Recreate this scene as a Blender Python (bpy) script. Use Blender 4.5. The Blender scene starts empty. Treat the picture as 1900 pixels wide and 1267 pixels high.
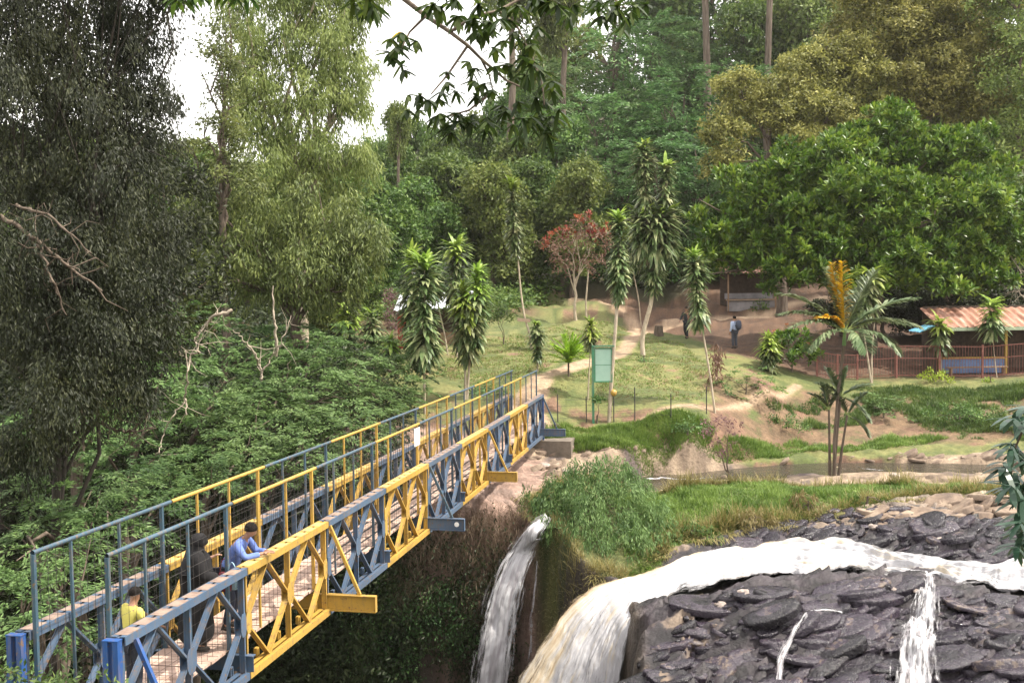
import bpy, math, random
import numpy as np
from mathutils import Vector, Matrix
C = bpy.context.scene
COL = C.collection
# ------------------------------------------------------------------ camera
F, PITCH, ROLL, CZ = 1981.0, 0.05526, -0.01298, 5.322      # focal length in photo pixels (1900 wide)
cR = np.array([1., 0, 0]); cF = np.array([0, math.cos(PITCH), -math.sin(PITCH)]); cU = np.array([0, math.sin(PITCH), math.cos(PITCH)])
R2 = math.cos(ROLL) * cR + math.sin(ROLL) * cU
U2 = -math.sin(ROLL) * cR + math.cos(ROLL) * cU
cam = bpy.data.cameras.new('camera'); camo = bpy.data.objects.new('camera', cam); COL.objects.link(camo)
cam.sensor_width = 36; cam.lens = 36 * F / 1900; cam.clip_start = 0.1; cam.clip_end = 3000
camo.matrix_world = Matrix(((R2[0], U2[0], -cF[0], 0), (R2[1], U2[1], -cF[1], 0), (R2[2], U2[2], -cF[2], CZ), (0, 0, 0, 1)))
C.camera = camo
# ------------------------------------------------------------------ light
SUN = Vector((0.54, -0.06, 0.84)).normalized()
w = bpy.data.worlds.new("World"); C.world = w; w.use_nodes = True
nt = w.node_tree; bg = nt.nodes['Background']
sky = nt.nodes.new('ShaderNodeTexSky'); sky.sky_type = 'NISHITA'; sky.sun_disc = False
sky.sun_elevation = math.asin(SUN.z); sky.sun_rotation = math.atan2(SUN.x, SUN.y)
sky.air_density = 1.0; sky.dust_density = 4.0; sky.ozone_density = 1.0
mx = nt.nodes.new('ShaderNodeMixRGB'); mx.inputs[0].default_value = 0.55
mx.inputs[2].default_value = (15.5, 14.6, 13.6, 1)          # thin bright cloud over the blue
nt.links.new(sky.outputs[0], mx.inputs[1]); nt.links.new(mx.outputs[0], bg.inputs[0])
bg.inputs[1].default_value = 0.15
sl = bpy.data.lights.new('sun', 'SUN'); sl.energy = 4.6; sl.angle = math.radians(0.9); sl.color = (1, .94, .82)
so = bpy.data.objects.new('sun', sl); COL.objects.link(so); so.rotation_euler = SUN.to_track_quat('Z', 'Y').to_euler(); so.location = (0, 0, 60)
C.view_settings.view_transform = 'Standard'; C.view_settings.look = 'None'; C.view_settings.gamma = 1
C.view_settings.exposure = 0.75
C.render.engine = 'CYCLES'
C.cycles.max_bounces = 6; C.cycles.diffuse_bounces = 3; C.cycles.glossy_bounces = 2; C.cycles.transmission_bounces = 4; C.cycles.transparent_max_bounces = 8
C.cycles.use_denoising = True; C.cycles.sample_clamp_indirect = 5

rng = np.random.default_rng(7); random.seed(7)
# ------------------------------------------------------------------ helpers
def ray(px, py):
    a = (px - 950) / F; b = (633.5 - py) / F
    return cF + a * R2 + b * U2
def at(px, py, Y):                     # world point seen at a photo pixel, at world distance Y
    d = ray(px, py); return np.array([0, 0, CZ]) + d * (Y / d[1])
def atz(px, py, z):                    # world point seen at a photo pixel, at height z
    d = ray(px, py); return np.array([0, 0, CZ]) + d * ((z - CZ) / d[2])
def nrm(v):
    v = np.asarray(v, float); return v / np.maximum(np.linalg.norm(v, axis=-1, keepdims=True), 1e-9)
def _h(i, j, s):
    n = (i * 374761393 + j * 668265263 + s * 974634777) & 0x7fffffff
    n = ((n ^ (n >> 13)) * 1274126177) & 0x7fffffff
    return ((n ^ (n >> 16)) & 0xffff) / 65535.0
def vnoise(x, y, s=0):
    xi = np.floor(x).astype(np.int64); yi = np.floor(y).astype(np.int64); fx = x - xi; fy = y - yi
    fx = fx * fx * (3 - 2 * fx); fy = fy * fy * (3 - 2 * fy)
    a = _h(xi, yi, s); b = _h(xi + 1, yi, s); c = _h(xi, yi + 1, s); d = _h(xi + 1, yi + 1, s)
    return (a * (1 - fx) + b * fx) * (1 - fy) + (c * (1 - fx) + d * fx) * fy - .5
def fbm(x, y, o=4, s=0):
    r = 0; A = 1
    for k in range(o): r = r + A * vnoise(x * 2 ** k, y * 2 ** k, s + k * 17); A *= .5
    return r
def plates(x, y, s=0):                 # overlapping tilted slabs: (height, edge distance)
    xi = np.floor(x).astype(np.int64); yi = np.floor(y).astype(np.int64)
    best = np.full(np.shape(x), -9.0); d1 = np.full(np.shape(x), 9.0)
    for dx in (-1, 0, 1):
        for dy in (-1, 0, 1):
            ci = xi + dx; cj = yi + dy
            px = ci + _h(ci, cj, s); py = cj + _h(ci, cj, s + 5)
            rx = x - px; ry = y - py
            d = np.sqrt(rx * rx + ry * ry)
            hgt = _h(ci, cj, s + 9) + (rx * (_h(ci, cj, s + 11) - .2) + ry * (_h(ci, cj, s + 13) - .5)) * .9
            hgt = np.where(d < .85, hgt, -5); best = np.maximum(best, hgt); d1 = np.minimum(d1, d)
    return np.maximum(best, 0), d1
def sstep(t): t = np.clip(t, 0, 1); return t * t * (3 - 2 * t)
def polydist(X, Y, P):                 # signed distance, positive inside
    d = np.full(X.shape, 1e9); ins = np.zeros(X.shape, bool); n = len(P)
    for i in range(n):
        x0, y0 = P[i]; x1, y1 = P[(i + 1) % n]
        ex, ey = x1 - x0, y1 - y0; t = np.clip(((X - x0) * ex + (Y - y0) * ey) / (ex * ex + ey * ey), 0, 1)
        d = np.minimum(d, np.hypot(X - x0 - t * ex, Y - y0 - t * ey))
        c = (y0 > Y) != (y1 > Y)
        ins ^= c & (X < (x1 - x0) * (Y - y0) / ((y1 - y0) if y1 != y0 else 1e-9) + x0)
    return np.where(ins, d, -d)

class MB:
    def __init__(s): s.v = []; s.f = []; s.n = 0; s.m = []; s.uv = None; s.mi = 0
    def add(s, V, Fc):
        V = np.asarray(V, float).reshape(-1, 3); Fc = np.asarray(Fc, int).reshape(len(Fc), -1)
        if len(Fc) == 0: return
        if Fc.shape[1] == 3: Fc = np.c_[Fc, Fc[:, 2]] * 1; Fc[:, 3] = -1 - s.n
        s.v.append(V); s.f.append(Fc + s.n); s.m.append(np.full(len(Fc), s.mi)); s.n += len(V)
    def box(s, lo, hi, M=None):
        x0, y0, z0 = lo; x1, y1, z1 = hi
        V = np.array([[x0,y0,z0],[x1,y0,z0],[x1,y1,z0],[x0,y1,z0],[x0,y0,z1],[x1,y0,z1],[x1,y1,z1],[x0,y1,z1]], float)
        if M is not None: V = M(V)
        s.add(V, [[0,3,2,1],[4,5,6,7],[0,1,5,4],[1,2,6,5],[2,3,7,6],[3,0,4,7]])
    def beam(s, a, b, w, h, up=(0, 0, 1)):
        a = np.asarray(a, float); b = np.asarray(b, float); d = nrm(b - a); sd = np.cross(d, up)
        if np.linalg.norm(sd) < 1e-3: sd = np.cross(d, (1, 0, 0))
        sd = nrm(sd); u = np.cross(sd, d)
        V = [p + i * sd * w / 2 + j * u * h / 2 for p in (a, b) for i, j in ((-1,-1),(1,-1),(1,1),(-1,1))]
        s.add(V, [[0,1,2,3],[7,6,5,4],[0,4,5,1],[1,5,6,2],[2,6,7,3],[3,7,4,0]])
    def tube(s, P, R, k=6, cap=True):
        P = np.asarray(P, float); n = len(P); R = np.broadcast_to(np.asarray(R, float), (n,))
        T = nrm(np.gradient(P, axis=0)); ref = np.array([0.31, .2, .93]) if abs(T[0][2]) < .9 else np.array([1., .1, 0])
        A = nrm(np.cross(T, ref)); B = np.cross(T, A); th = np.arange(k) * 2 * math.pi / k
        V = P[:, None] + R[:, None, None] * (A[:, None] * np.cos(th)[None, :, None] + B[:, None] * np.sin(th)[None, :, None])
        f = [[i*k+j, i*k+(j+1)%k, (i+1)*k+(j+1)%k, (i+1)*k+j] for i in range(n-1) for j in range(k)]
        s.add(V.reshape(-1, 3), f)
        if cap and k in (4, 6):
            for e in (0, n - 1):
                s.add(V[e], [[0,1,2,3]] if k == 4 else [[0,1,2,3],[0,3,4,5]])
    def leaves(s, P, D, N, L, W, fold=.15, mid=.45):
        P = np.asarray(P); n = len(P)
        if n == 0: return
        D = nrm(D); S = nrm(np.cross(D, N)); N = np.cross(S, D)
        L = np.broadcast_to(L, (n,))[:, None]; W = np.broadcast_to(W, (n,))[:, None]
        q = P + D * L * mid
        V = np.stack([P, q + S * W * .5 + N * W * fold, P + D * L, q - S * W * .5 + N * W * fold], 1)
        s.add(V.reshape(-1, 3), np.arange(4 * n).reshape(n, 4))
    def straps(s, P, D, L, W, droop, seg=3):   # arching strap leaves
        n = len(P); L = np.broadcast_to(L, (n,)); W = np.broadcast_to(W, (n,)); droop = np.broadcast_to(droop, (n,))
        D = nrm(D); H = nrm(np.cross(D, np.array([0, 0, 1.]) + rng.normal(0, .05, (n, 3))))
        cur = np.array(P, float); d = D.copy(); rows = []
        wd = [.55, 1, .85, .08] if seg == 3 else list(np.interp(np.linspace(0, 1, seg + 1), [0, .35, .8, 1], [.5, 1, .7, .06]))
        for i in range(seg + 1):
            w_ = (W * wd[i] / 2)[:, None]; rows.append(np.stack([cur - H * w_, cur + H * w_], 1))
            cur = cur + d * (L / seg)[:, None]
            d = nrm(d + np.array([0, 0, -1.]) * (droop / seg)[:, None])
        V = np.stack(rows, 1).reshape(-1, 3)           # n,(seg+1),2
        b = np.arange(n)[:, None] * 2 * (seg + 1)
        f = [b + [2*i, 2*i+1, 2*i+3, 2*i+2] for i in range(seg)]
        s.add(V, np.stack(f, 1).reshape(-1, 4))
    def mesh(s, name, mats, smooth=False):
        me = bpy.data.meshes.new(name)
        if not s.v: return me
        V = np.concatenate(s.v); Fc = np.concatenate(s.f); mi = np.concatenate(s.m)
        tri = Fc[:, 3] < 0; ln = np.where(tri, 3, 4); st = np.r_[0, np.cumsum(ln)[:-1]]
        keep = np.ones_like(Fc, bool); keep[tri, 3] = False
        loops = Fc[keep]
        me.vertices.add(len(V)); me.vertices.foreach_set('co', V.astype(np.float32).ravel())
        me.loops.add(len(loops)); me.loops.foreach_set('vertex_index', loops.astype(np.int32))
        me.polygons.add(len(Fc)); me.polygons.foreach_set('loop_start', st.astype(np.int32))
        me.polygons.foreach_set('loop_total', ln.astype(np.int32))
        for m in (mats if isinstance(mats, (list, tuple)) else [mats]): me.materials.append(m)
        me.polygons.foreach_set('material_index', mi.astype(np.int32))
        me.polygons.foreach_set('use_smooth', np.full(len(Fc), smooth))
        if s.uv is not None:
            uvl = me.uv_layers.new(name='uv'); uvl.data.foreach_set('uv', s.uv[loops].astype(np.float32).ravel())
        me.update(); me.validate()
        return me
    def build(s, name, mats, parent=None, smooth=False, label=None, cat=None, group=None, kind=None):
        return link(name, s.mesh(name, mats, smooth), parent, label, cat, group, kind)
def tag(o, label=None, cat=None, group=None, kind=None):
    if label: o['label'] = label
    if cat: o['category'] = cat
    if group: o['group'] = group
    if kind: o['kind'] = kind
    return o
def link(name, data, parent=None, label=None, cat=None, group=None, kind=None):
    o = bpy.data.objects.new(name, data); COL.objects.link(o)
    if parent is not None: o.parent = parent
    return tag(o, label, cat, group, kind)
def empty(name, loc, label, cat, group=None, rz=0, sc=1):
    o = link(name, None, None, label, cat, group); o.location = [float(c) for c in loc]; o.rotation_euler = (0, 0, rz)
    o.scale = (sc, sc, sc) if np.isscalar(sc) else sc; o.empty_display_size = .2
    return o
# ------------------------------------------------------------------ materials
def newmat(name):
    m = bpy.data.materials.new(name); m.use_nodes = True; t = m.node_tree; b = t.nodes['Principled BSDF']; return m, t, b
def N(t, k, **kw):
    n = t.nodes.new(k)
    for a, v in kw.items(): setattr(n, a, v)
    return n
def rampn(t, fac, stops):
    r = N(t, 'ShaderNodeValToRGB'); e = r.color_ramp.elements
    while len(e) < len(stops): e.new(.5)
    for i, (p, c) in enumerate(stops): e[i].position = p; e[i].color = (*c, 1)
    t.links.new(fac, r.inputs[0]); return r
def noise(t, scale, detail=3, vec=None, rough=.55):
    n = N(t, 'ShaderNodeTexNoise'); n.inputs['Scale'].default_value = scale; n.inputs['Detail'].default_value = detail; n.inputs['Roughness'].default_value = rough
    if vec is not None: t.links.new(vec, n.inputs['Vector'])
    return n
def leafmat(name, c0, c1, c2, trans=.35, rough=.5, nscale=.8):
    """c0 deep, c1 usual, c2 young leaf colour"""
    m, t, b = newmat(name)
    g = N(t, 'ShaderNodeNewGeometry'); tc = N(t, 'ShaderNodeTexCoord'); oi = N(t, 'ShaderNodeObjectInfo')
    nz = noise(t, nscale, 3, tc.outputs['Object'])
    a = N(t, 'ShaderNodeMath', operation='MULTIPLY_ADD'); t.links.new(g.outputs['Random Per Island'], a.inputs[0]); a.inputs[1].default_value = .55
    s_ = N(t, 'ShaderNodeMath', operation='MULTIPLY_ADD'); t.links.new(nz.outputs[0], s_.inputs[0]); s_.inputs[1].default_value = 1.3; s_.inputs[2].default_value = -.45
    t.links.new(s_.outputs[0], a.inputs[2])
    r = rampn(t, a.outputs[0], [(0.05, c0), (.5, c1), (.95, c2)])
    hs = N(t, 'ShaderNodeHueSaturation')
    v = N(t, 'ShaderNodeMath', operation='MULTIPLY_ADD'); t.links.new(oi.outputs['Random'], v.inputs[0]); v.inputs[1].default_value = .35; v.inputs[2].default_value = .82
    h = N(t, 'ShaderNodeMath', operation='MULTIPLY_ADD'); t.links.new(oi.outputs['Random'], h.inputs[0]); h.inputs[1].default_value = .03; h.inputs[2].default_value = .485
    t.links.new(v.outputs[0], hs.inputs['Value']); t.links.new(h.outputs[0], hs.inputs['Hue']); t.links.new(r.outputs[0], hs.inputs['Color'])
    t.links.new(hs.outputs[0], b.inputs['Base Color']); b.inputs['Roughness'].default_value = rough; b.inputs['Specular IOR Level'].default_value = .35
    tr = N(t, 'ShaderNodeBsdfTranslucent'); t.links.new(hs.outputs[0], tr.inputs[0])
    mix = N(t, 'ShaderNodeMixShader'); mix.inputs[0].default_value = trans
    t.links.new(b.outputs[0], mix.inputs[1]); t.links.new(tr.outputs[0], mix.inputs[2]); t.links.new(mix.outputs[0], t.nodes['Material Output'].inputs[0])
    return m
def surf(name, stops, scale=4, rough=.8, metal=0, bump=.3, detail=5, stretch=None, spec=.4, bscale=None):
    m, t, b = newmat(name); tc = N(t, 'ShaderNodeTexCoord'); mp = N(t, 'ShaderNodeMapping'); t.links.new(tc.outputs['Object'], mp.inputs[0])
    if stretch: mp.inputs['Scale'].default_value = stretch
    nz = noise(t, scale, detail, mp.outputs[0], .65); r = rampn(t, nz.outputs[0], stops)
    t.links.new(r.outputs[0], b.inputs['Base Color']); b.inputs['Roughness'].default_value = rough; b.inputs['Metallic'].default_value = metal; b.inputs['Specular IOR Level'].default_value = spec
    if bump:
        n2 = noise(t, bscale or scale * 3, 4, mp.outputs[0]); bp = N(t, 'ShaderNodeBump'); bp.inputs['Strength'].default_value = bump; bp.inputs['Distance'].default_value = .03
        t.links.new(n2.outputs[0], bp.inputs['Height']); t.links.new(bp.outputs[0], b.inputs['Normal'])
    return m
def paint(name, col, wear=(.16, .1, .06), rough=.42, amt=.57):
    m, t, b = newmat(name); tc = N(t, 'ShaderNodeTexCoord')
    n1 = noise(t, 1.3, 5, tc.outputs['Object'], .6); n2 = noise(t, 14, 6, tc.outputs['Object'], .75)
    r1 = rampn(t, n1.outputs[0], [(.3, tuple(c * .72 for c in col)), (.6, col), (.8, tuple(min(1, c * 1.12 + .02) for c in col))])
    r2 = rampn(t, n2.outputs[0], [(amt, (0, 0, 0)), (amt + .06, (1, 1, 1))])
    mp = N(t, 'ShaderNodeMapping'); mp.inputs['Scale'].default_value = (5, 5, .9); t.links.new(tc.outputs['Object'], mp.inputs[0]); n3 = noise(t, 2.2, 5, mp.outputs[0], .7)
    r3 = rampn(t, n3.outputs[0], [(.50, (0, 0, 0)), (.72, (.65, .65, .65))]); m0 = N(t, 'ShaderNodeMixRGB'); t.links.new(r3.outputs[0], m0.inputs[0]); t.links.new(r1.outputs[0], m0.inputs[1]); m0.inputs[2].default_value = (.17, .125, .085, 1)
    mx = N(t, 'ShaderNodeMixRGB'); t.links.new(r2.outputs[0], mx.inputs[0]); t.links.new(m0.outputs[0], mx.inputs[1]); mx.inputs[2].default_value = (*wear, 1)
    t.links.new(mx.outputs[0], b.inputs['Base Color']); b.inputs['Roughness'].default_value = rough
    return m
M = {}
M['yellow'] = paint('yellow_paint', (.46, .285, .055))
M['blue'] = paint('blue_grey_paint', (.07, .115, .185))
M['endblue'] = paint('bright_blue_paint', (.018, .075, .25))
M['rail_blue'] = paint('rail_blue_paint', (.045, .09, .13))
M['chordtop'] = surf('dusty_chord_top', [(.35, (.16, .11, .09)), (.6, (.26, .19, .15))], 6, .9)
M['wire'] = surf('rusty_wire', [(.4, (.03, .03, .03)), (.7, (.06, .05, .045))], 8, .8, bump=0)
M['bark'] = surf('bark', [(.3, (.05, .035, .025)), (.6, (.13, .10, .075)), (.8, (.2, .16, .12))], 3, .9, bump=.6, stretch=(3, 3, .5))
M['darkbark'] = surf('dark_bark', [(.3, (.012, .010, .008)), (.7, (.05, .04, .03))], 3, .9, bump=.6)
M['palebark'] = surf('pale_bark', [(.3, (.22, .17, .12)), (.55, (.42, .35, .26)), (.8, (.55, .48, .38))], 5, .85, bump=.4, stretch=(3, 3, .7))
M['deadwood'] = surf('dead_wood', [(.3, (.2, .16, .12)), (.7, (.42, .36, .28))], 5, .85, bump=.4)
L = {}
L['forest'] = leafmat('forest_leaves', (.025, .060, .012), (.085, .155, .030), (.19, .27, .055))
L['forest_warm'] = leafmat('olive_forest_leaves', (.04, .060, .013), (.13, .175, .038), (.26, .29, .075))
L['fern'] = leafmat('feathery_leaves', (.035, .080, .024), (.115, .20, .060), (.23, .34, .12))
L['fern_dark'] = leafmat('dark_feathery_leaves', (.022, .055, .016), (.075, .145, .042), (.15, .24, .075))
L['dome'] = leafmat('glossy_broad_leaves', (.016, .055, .008), (.085, .185, .020), (.27, .39, .045), rough=.38, trans=.3)
L['olive'] = leafmat('flushing_olive_leaves', (.05, .06, .012), (.21, .22, .05), (.48, .46, .14))
L['dark'] = leafmat('shade_darkened_leaves', (.009, .014, .006), (.024, .033, .012), (.075, .088, .030))  # leaf colour itself darkened to stand in for deep shade
L['pine'] = leafmat('fine_yellow_green_needles', (.055, .085, .020), (.18, .225, .060), (.34, .38, .125), trans=.45)
L['pinelow'] = leafmat('mid_green_sprays', (.035, .050, .013), (.115, .145, .040), (.27, .30, .085))
L['drac'] = leafmat('strap_leaves', (.020, .050, .012), (.115, .170, .060), (.42, .43, .22), rough=.4, trans=.3, nscale=2)
L['dracy'] = leafmat('young_strap_leaves', (.10, .17, .02), (.22, .33, .05), (.42, .50, .12), rough=.4, nscale=2)
L['palm'] = leafmat('palm_leaflets', (.06, .10, .045), (.15, .20, .10), (.32, .36, .20), rough=.4, nscale=1.5)
L['gold'] = leafmat('golden_palm_leaflets', (.40, .22, .01), (.62, .38, .02), (.72, .50, .06), rough=.5)
L['cane'] = leafmat('overhead_leaves', (.010, .022, .005), (.025, .055, .010), (.09, .14, .02), rough=.5, trans=.4)
L['red'] = leafmat('red_bracts', (.16, .03, .018), (.30, .07, .035), (.42, .16, .10))
L['dry'] = leafmat('dull_reddish_leaves', (.10, .05, .035), (.20, .11, .08), (.28, .2, .13))
L['purple'] = leafmat('purple_leaves', (.10, .05, .06), (.22, .12, .13), (.36, .22, .24))
L['grass'] = leafmat('fresh_grass', (.05, .09, .016), (.14, .21, .04), (.27, .34, .09), nscale=1.2)
L['drygrass'] = leafmat('dry_grass', (.12, .10, .03), (.24, .20, .08), (.38, .31, .15), nscale=1.2)
L['cover'] = leafmat('ground_cover_leaves', (.03, .07, .015), (.085, .15, .035), (.2, .28, .07))
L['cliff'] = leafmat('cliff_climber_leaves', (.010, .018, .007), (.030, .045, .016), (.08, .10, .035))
L['lime'] = leafmat('lime_leaves', (.14, .22, .02), (.28, .40, .03), (.42, .52, .08))
L['root'] = leafmat('dry_roots', (.07, .045, .03), (.16, .105, .075), (.26, .19, .14))
L['side'] = leafmat('blue_green_dark_leaves', (.008, .022, .014), (.02, .05, .03), (.06, .10, .07), rough=.3, trans=.15)
# ------------------------------------------------------------------ terrain
CP = []
def cz(px, py, z): CP.append(atz(px, py, z))
def cy(px, py, Y): CP.append(at(px, py, Y))
for a in [(1020,803,-.25),(1100,790,-.2),(1300,775,-.05),(1400,748,.05),(1100,803,-.4),(1280,803,-.4),(1450,830,-1.5),(1600,832,-1.6),(1800,825,-1.5),
          (1500,850,-1.35),(1830,842,-1.35),(1400,850,-1.3),(1600,848,-1.35),(1700,846,-1.35),(1360,866,-1.45),(1450,862,-1.45),(1550,860,-1.45),(1650,861,-1.45),(1750,863,-1.45),(1840,864,-1.45),(1230,893,-2.05),(1310,890,-2.1),(1390,884,-2.1),(1470,879,-2.1),(1560,876,-2.1),(1660,876,-2.1),(1750,878,-2.1),(1850,880,-2.1),
          (950,900,-1.05),(900,940,-1.05),(860,960,-1.2),(965,960,-1.5),(1120,880,-1.35),(1150,925,-1.35),
          (1500,895,-1.6),(1500,922,-1.42),(1400,932,-1.45),(1230,955,-1.5),(1100,960,-1.45),(1040,960,-1.6),(1800,897,-1.6),(1800,922,-1.42),(1650,918,-1.42),
          (1500,965,-1.85),(1380,985,-1.95),(1250,1030,-2.1),(1800,958,-1.8),(1650,1000,-1.95),(1850,1030,-1.95),(1450,1000,-2.15),
          (1500,1040,-2.5),(1620,1040,-2.45),(1750,1070,-2.4),(1880,1075,-2.35),(1350,1060,-2.55),(1250,1100,-2.75),
          (1400,1095,-2.0),(1260,1150,-2.2),(1330,1110,-2.1),(1500,1095,-1.98),(1500,1150,-2.15),(1700,1100,-1.9),(1850,1130,-2.15),(1800,1200,-2.35),(1600,1230,-2.55),(1300,1230,-2.7),(1450,1262,-2.8),(1850,1262,-2.5),
          (1420,1180,-2.1),(1700,1180,-2.5)]: cz(*a)
for a in [(1300,834,38.9),(1200,834,38.7),(1100,834,38.6),(1010,842,38.2),(1200,862,37.7),(1110,862,37.4),(1290,862,38.0),(1380,835,41),(1200,735,43.5),(1200,700,47),(1200,660,52),(1210,622,60),(1285,627,66),(1300,600,71),(1400,605,66),(1400,640,58),(1160,572,76),(1400,562,80),(980,537,86),(1000,565,78),
          (850,660,52),(950,642,55),(1060,655,52),(900,622,60),(700,655,52),(600,645,55),(880,702,46),(800,705,45),(1010,702,44),(1090,675,47.5),(820,760,40),(960,735,42),
          (1550,702,53),(1700,702,52),(1890,702,52),(1700,660,60),(1900,650,64),(1470,690,52),(1340,705,46.5),(1420,715,47),(1320,740,44),(1450,755,47),(1600,755,48),(1850,755,48),(1700,790,46)]: cy(*a)
CP += [np.array(p, float) for p in [(4,12,-2.9),(9,9,-2),(0,1,3.7),(6,2,3.2),(-6,3,3),(0,7,1.4),(-4.6,10.5,-.1),(-12,8,.6),(-5,7,1),(-20,50,1.5),(-14,60,3),(-28,80,5),(-10,92,5.5),(0,112,9),(20,102,9),(22,76,3.8),(44,70,5),(36,100,13),
       (0,150,15),(30,140,26),(-40,140,12),(64,140,30),(0,250,42),(70,250,60),(-80,250,28),(-60,90,8),(-30,30,2),(-40,10,3),(20,30,-1.2),(22,40,-1.2),(28,48,.6),(20,18,-1.5),(25,0,2),(-20,0,4),(0,-20,5),(40,-20,5),(-40,-20,5),(0,420,60),(200,420,80),(-200,420,45)]]
CP = np.array(CP)
def kern(d2): return np.sqrt(d2 + 1.2)
_d = (CP[:, None, :2] - CP[None, :, :2]); _K = kern((_d ** 2).sum(-1)); _n = len(CP)
_A = np.zeros((_n + 3, _n + 3)); _A[:_n, :_n] = _K - np.eye(_n) * .06; _A[:_n, _n:] = np.c_[np.ones(_n), CP[:, :2]]; _A[_n:, :_n] = _A[:_n, _n:].T
_W = np.linalg.solve(_A, np.r_[CP[:, 2], 0, 0, 0])
def upper(X, Y):
    sh = np.shape(X); q = np.c_[np.ravel(X), np.ravel(Y)].astype(float); out = np.empty(len(q))
    for i in range(0, len(q), 20000):
        b = q[i:i+20000]; d2 = ((b[:, None] - CP[None, :, :2]) ** 2).sum(-1)
        out[i:i+20000] = kern(d2) @ _W[:_n] + _W[_n] + b @ _W[_n+1:]
    return out.reshape(sh)
GORGE = [(0.1,31.0),(.7,30.4),(1.3,29),(2.3,27.3),(2.95,25.6),(2.85,24.0),(2.75,22.8),(2.6,21),(2.6,13),(-1,12.1),(-6,12.3),(-10,12),(-15,14),(-17,22),(-16,32),(-11,38),(-7,37),(-4,33.5),(-2.4,31.2),(-1.2,30.9)]
def terrain(X, Y, fine=True):
    X = np.asarray(X, float); Y = np.asarray(Y, float)
    z = upper(X, Y)
    jx = fbm(X * .9, Y * .9, 3, 40) * .7
    g = polydist(X + jx * .6, Y + fbm(X * 1.1, Y * 1.1, 3, 44) * .5, GORGE)
    wd = np.interp(X, [-14, -6, -2.5], [7, 4.5, 1.0])
    S = sstep(g / wd) * (1 - .0 * X)
    z = z - (z + 11.5) * S
    if fine:
        far = np.clip((Y - 50) / 60, 0, 1)
        z = z + fbm(X * .35, Y * .35, 4, 3) * (.16 + far * 2.0) + fbm(X * 2.2, Y * 2.2, 3, 9) * .05
        cl = np.clip(g / .4 + .6, 0, 1) * (1 - S * .4) * (g > -2)
        z = z + fbm(X * 1.5, z * 1.2 + Y, 3, 31) * .9 * np.clip(S * 4, 0, 1)
        rk = rockmask(X, Y)
        p, dd = plates(X * 1.0 + fbm(X, Y, 2, 5) * .5, Y * 2.5 + fbm(X, Y, 2, 6) * .5, 2)
        p2, _ = plates(X * 2.6 + .3 + fbm(X * 2, Y * 2, 2, 15) * .4, Y * 6.2 + fbm(X * 2, Y * 2, 2, 16) * .5, 8)
        am = np.where(Y > 33, .42, 1.0); z = z + rk * am * ((p - .45) * .30 + (p2 - .5) * .12 + fbm(X * 9, Y * 12, 2, 19) * .03)
        fr = np.clip((27.2 - Y) / .8, 0, 1) * (X > 2) * np.clip((Y - 12) / 3, 0, 1)
        dc = segd(X, Y, CHAN); yc = np.interp(X, [p[0] for p in CHAN], [p[1] for p in CHAN]); lump = fbm(X * 1.4, Y * 1.4, 3, 66)
        wn = sstep((3.3 - dc) / 1.0) * (Y < yc) * sstep((X - 3.4) / .8); z = z * (1 - wn) + np.minimum(z, -1.72 + lump * .12) * wn
        wf = sstep((dc - .9) / .6) * (Y > yc) * (Y < 45) * (X > 3.2); z = z * (1 - wf) + np.maximum(z, -1.64 + lump * .2 + (dc - 1) * .05) * wf
        ch = sstep(2.0 - dc / .78) * (1 - wf); z = z * (1 - ch) + np.minimum(z, -2.1 + fbm(X * 1.3, Y * 1.3, 3, 88) * .5) * ch
        p3, _ = plates(X * .55, Y * .8, 21)
        z = z + fr * ((p3 - .5) * .34 + fbm(X * .6, Y * .6, 3, 77) * .3 - .07)
    return z
# island (grass) polygon and rock zones in plan
ISL = [tuple(atz(*p)[:2]) for p in [(1010,985,-1.6),(965,940,-1.5),(1080,895,-1.5),(1200,925,-1.5),(1330,903,-1.5),(1500,897,-1.5),(1840,900,-1.5),(2050,900,-1.5),(2050,932,-1.5),(1840,932,-1.6),(1700,932,-1.6),(1560,946,-1.6),(1400,966,-1.7),(1280,1002,-1.9),(1170,1050,-2.0),(1060,1040,-1.9)]]
SHELF = [tuple(atz(*p)[:2]) for p in [(820,905,-1),(960,842,-.9),(1060,838,-1),(1240,844,-1.25),(1330,838,-1.3),(1400,844,-1.4),(1560,848,-1.5),(1700,832,-1.4),(1860,830,-1.4),(2150,832,-1.4),(2150,1262,-2.4),(2150,1500,-2.6),(1060,1500,-2.6),(1080,1300,-2.6),(1090,1150,-2.3),(1100,1060,-2.2),(960,960,-1.6),(850,960,-1.4)]]
PATHS = [[at(1000,765,39.2), at(1040,778,39.8), at(1120,785,39.9), at(1240,776,41.5), at(1330,762,43), at(1420,742,46.5), at(1480,722,50)],
         [at(960,742,41), at(1005,705,44), at(1090,672,47.5), at(1150,645,53), at(1190,600,63), at(1170,572,75), at(1080,552,81), at(980,537,86)],
         [at(1000,765,39.2), at(985,740,41), at(1005,705,44)],
         [at(1180,590,68), at(1280,580,72), at(1420,575,74), at(1560,570,76)]]
CHAN = [atz(*p) for p in [(1150,904,-1.8),(1230,889,-1.8),(1310,885,-1.8),(1400,877,-1.8),(1480,870,-1.8),(1560,867,-1.8),(1650,867,-1.8),(1750,868,-1.8),(1850,869,-1.8),(2100,872,-1.8)]]
def segd(X, Y, P):
    d = np.full(np.shape(X), 1e9)
    for a, b in zip(P[:-1], P[1:]):
        e = b[:2] - a[:2]; t = np.clip(((X - a[0]) * e[0] + (Y - a[1]) * e[1]) / (e @ e), 0, 1)
        d = np.minimum(d, np.hypot(X - a[0] - t * e[0], Y - a[1] - t * e[1]))
    return d
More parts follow.
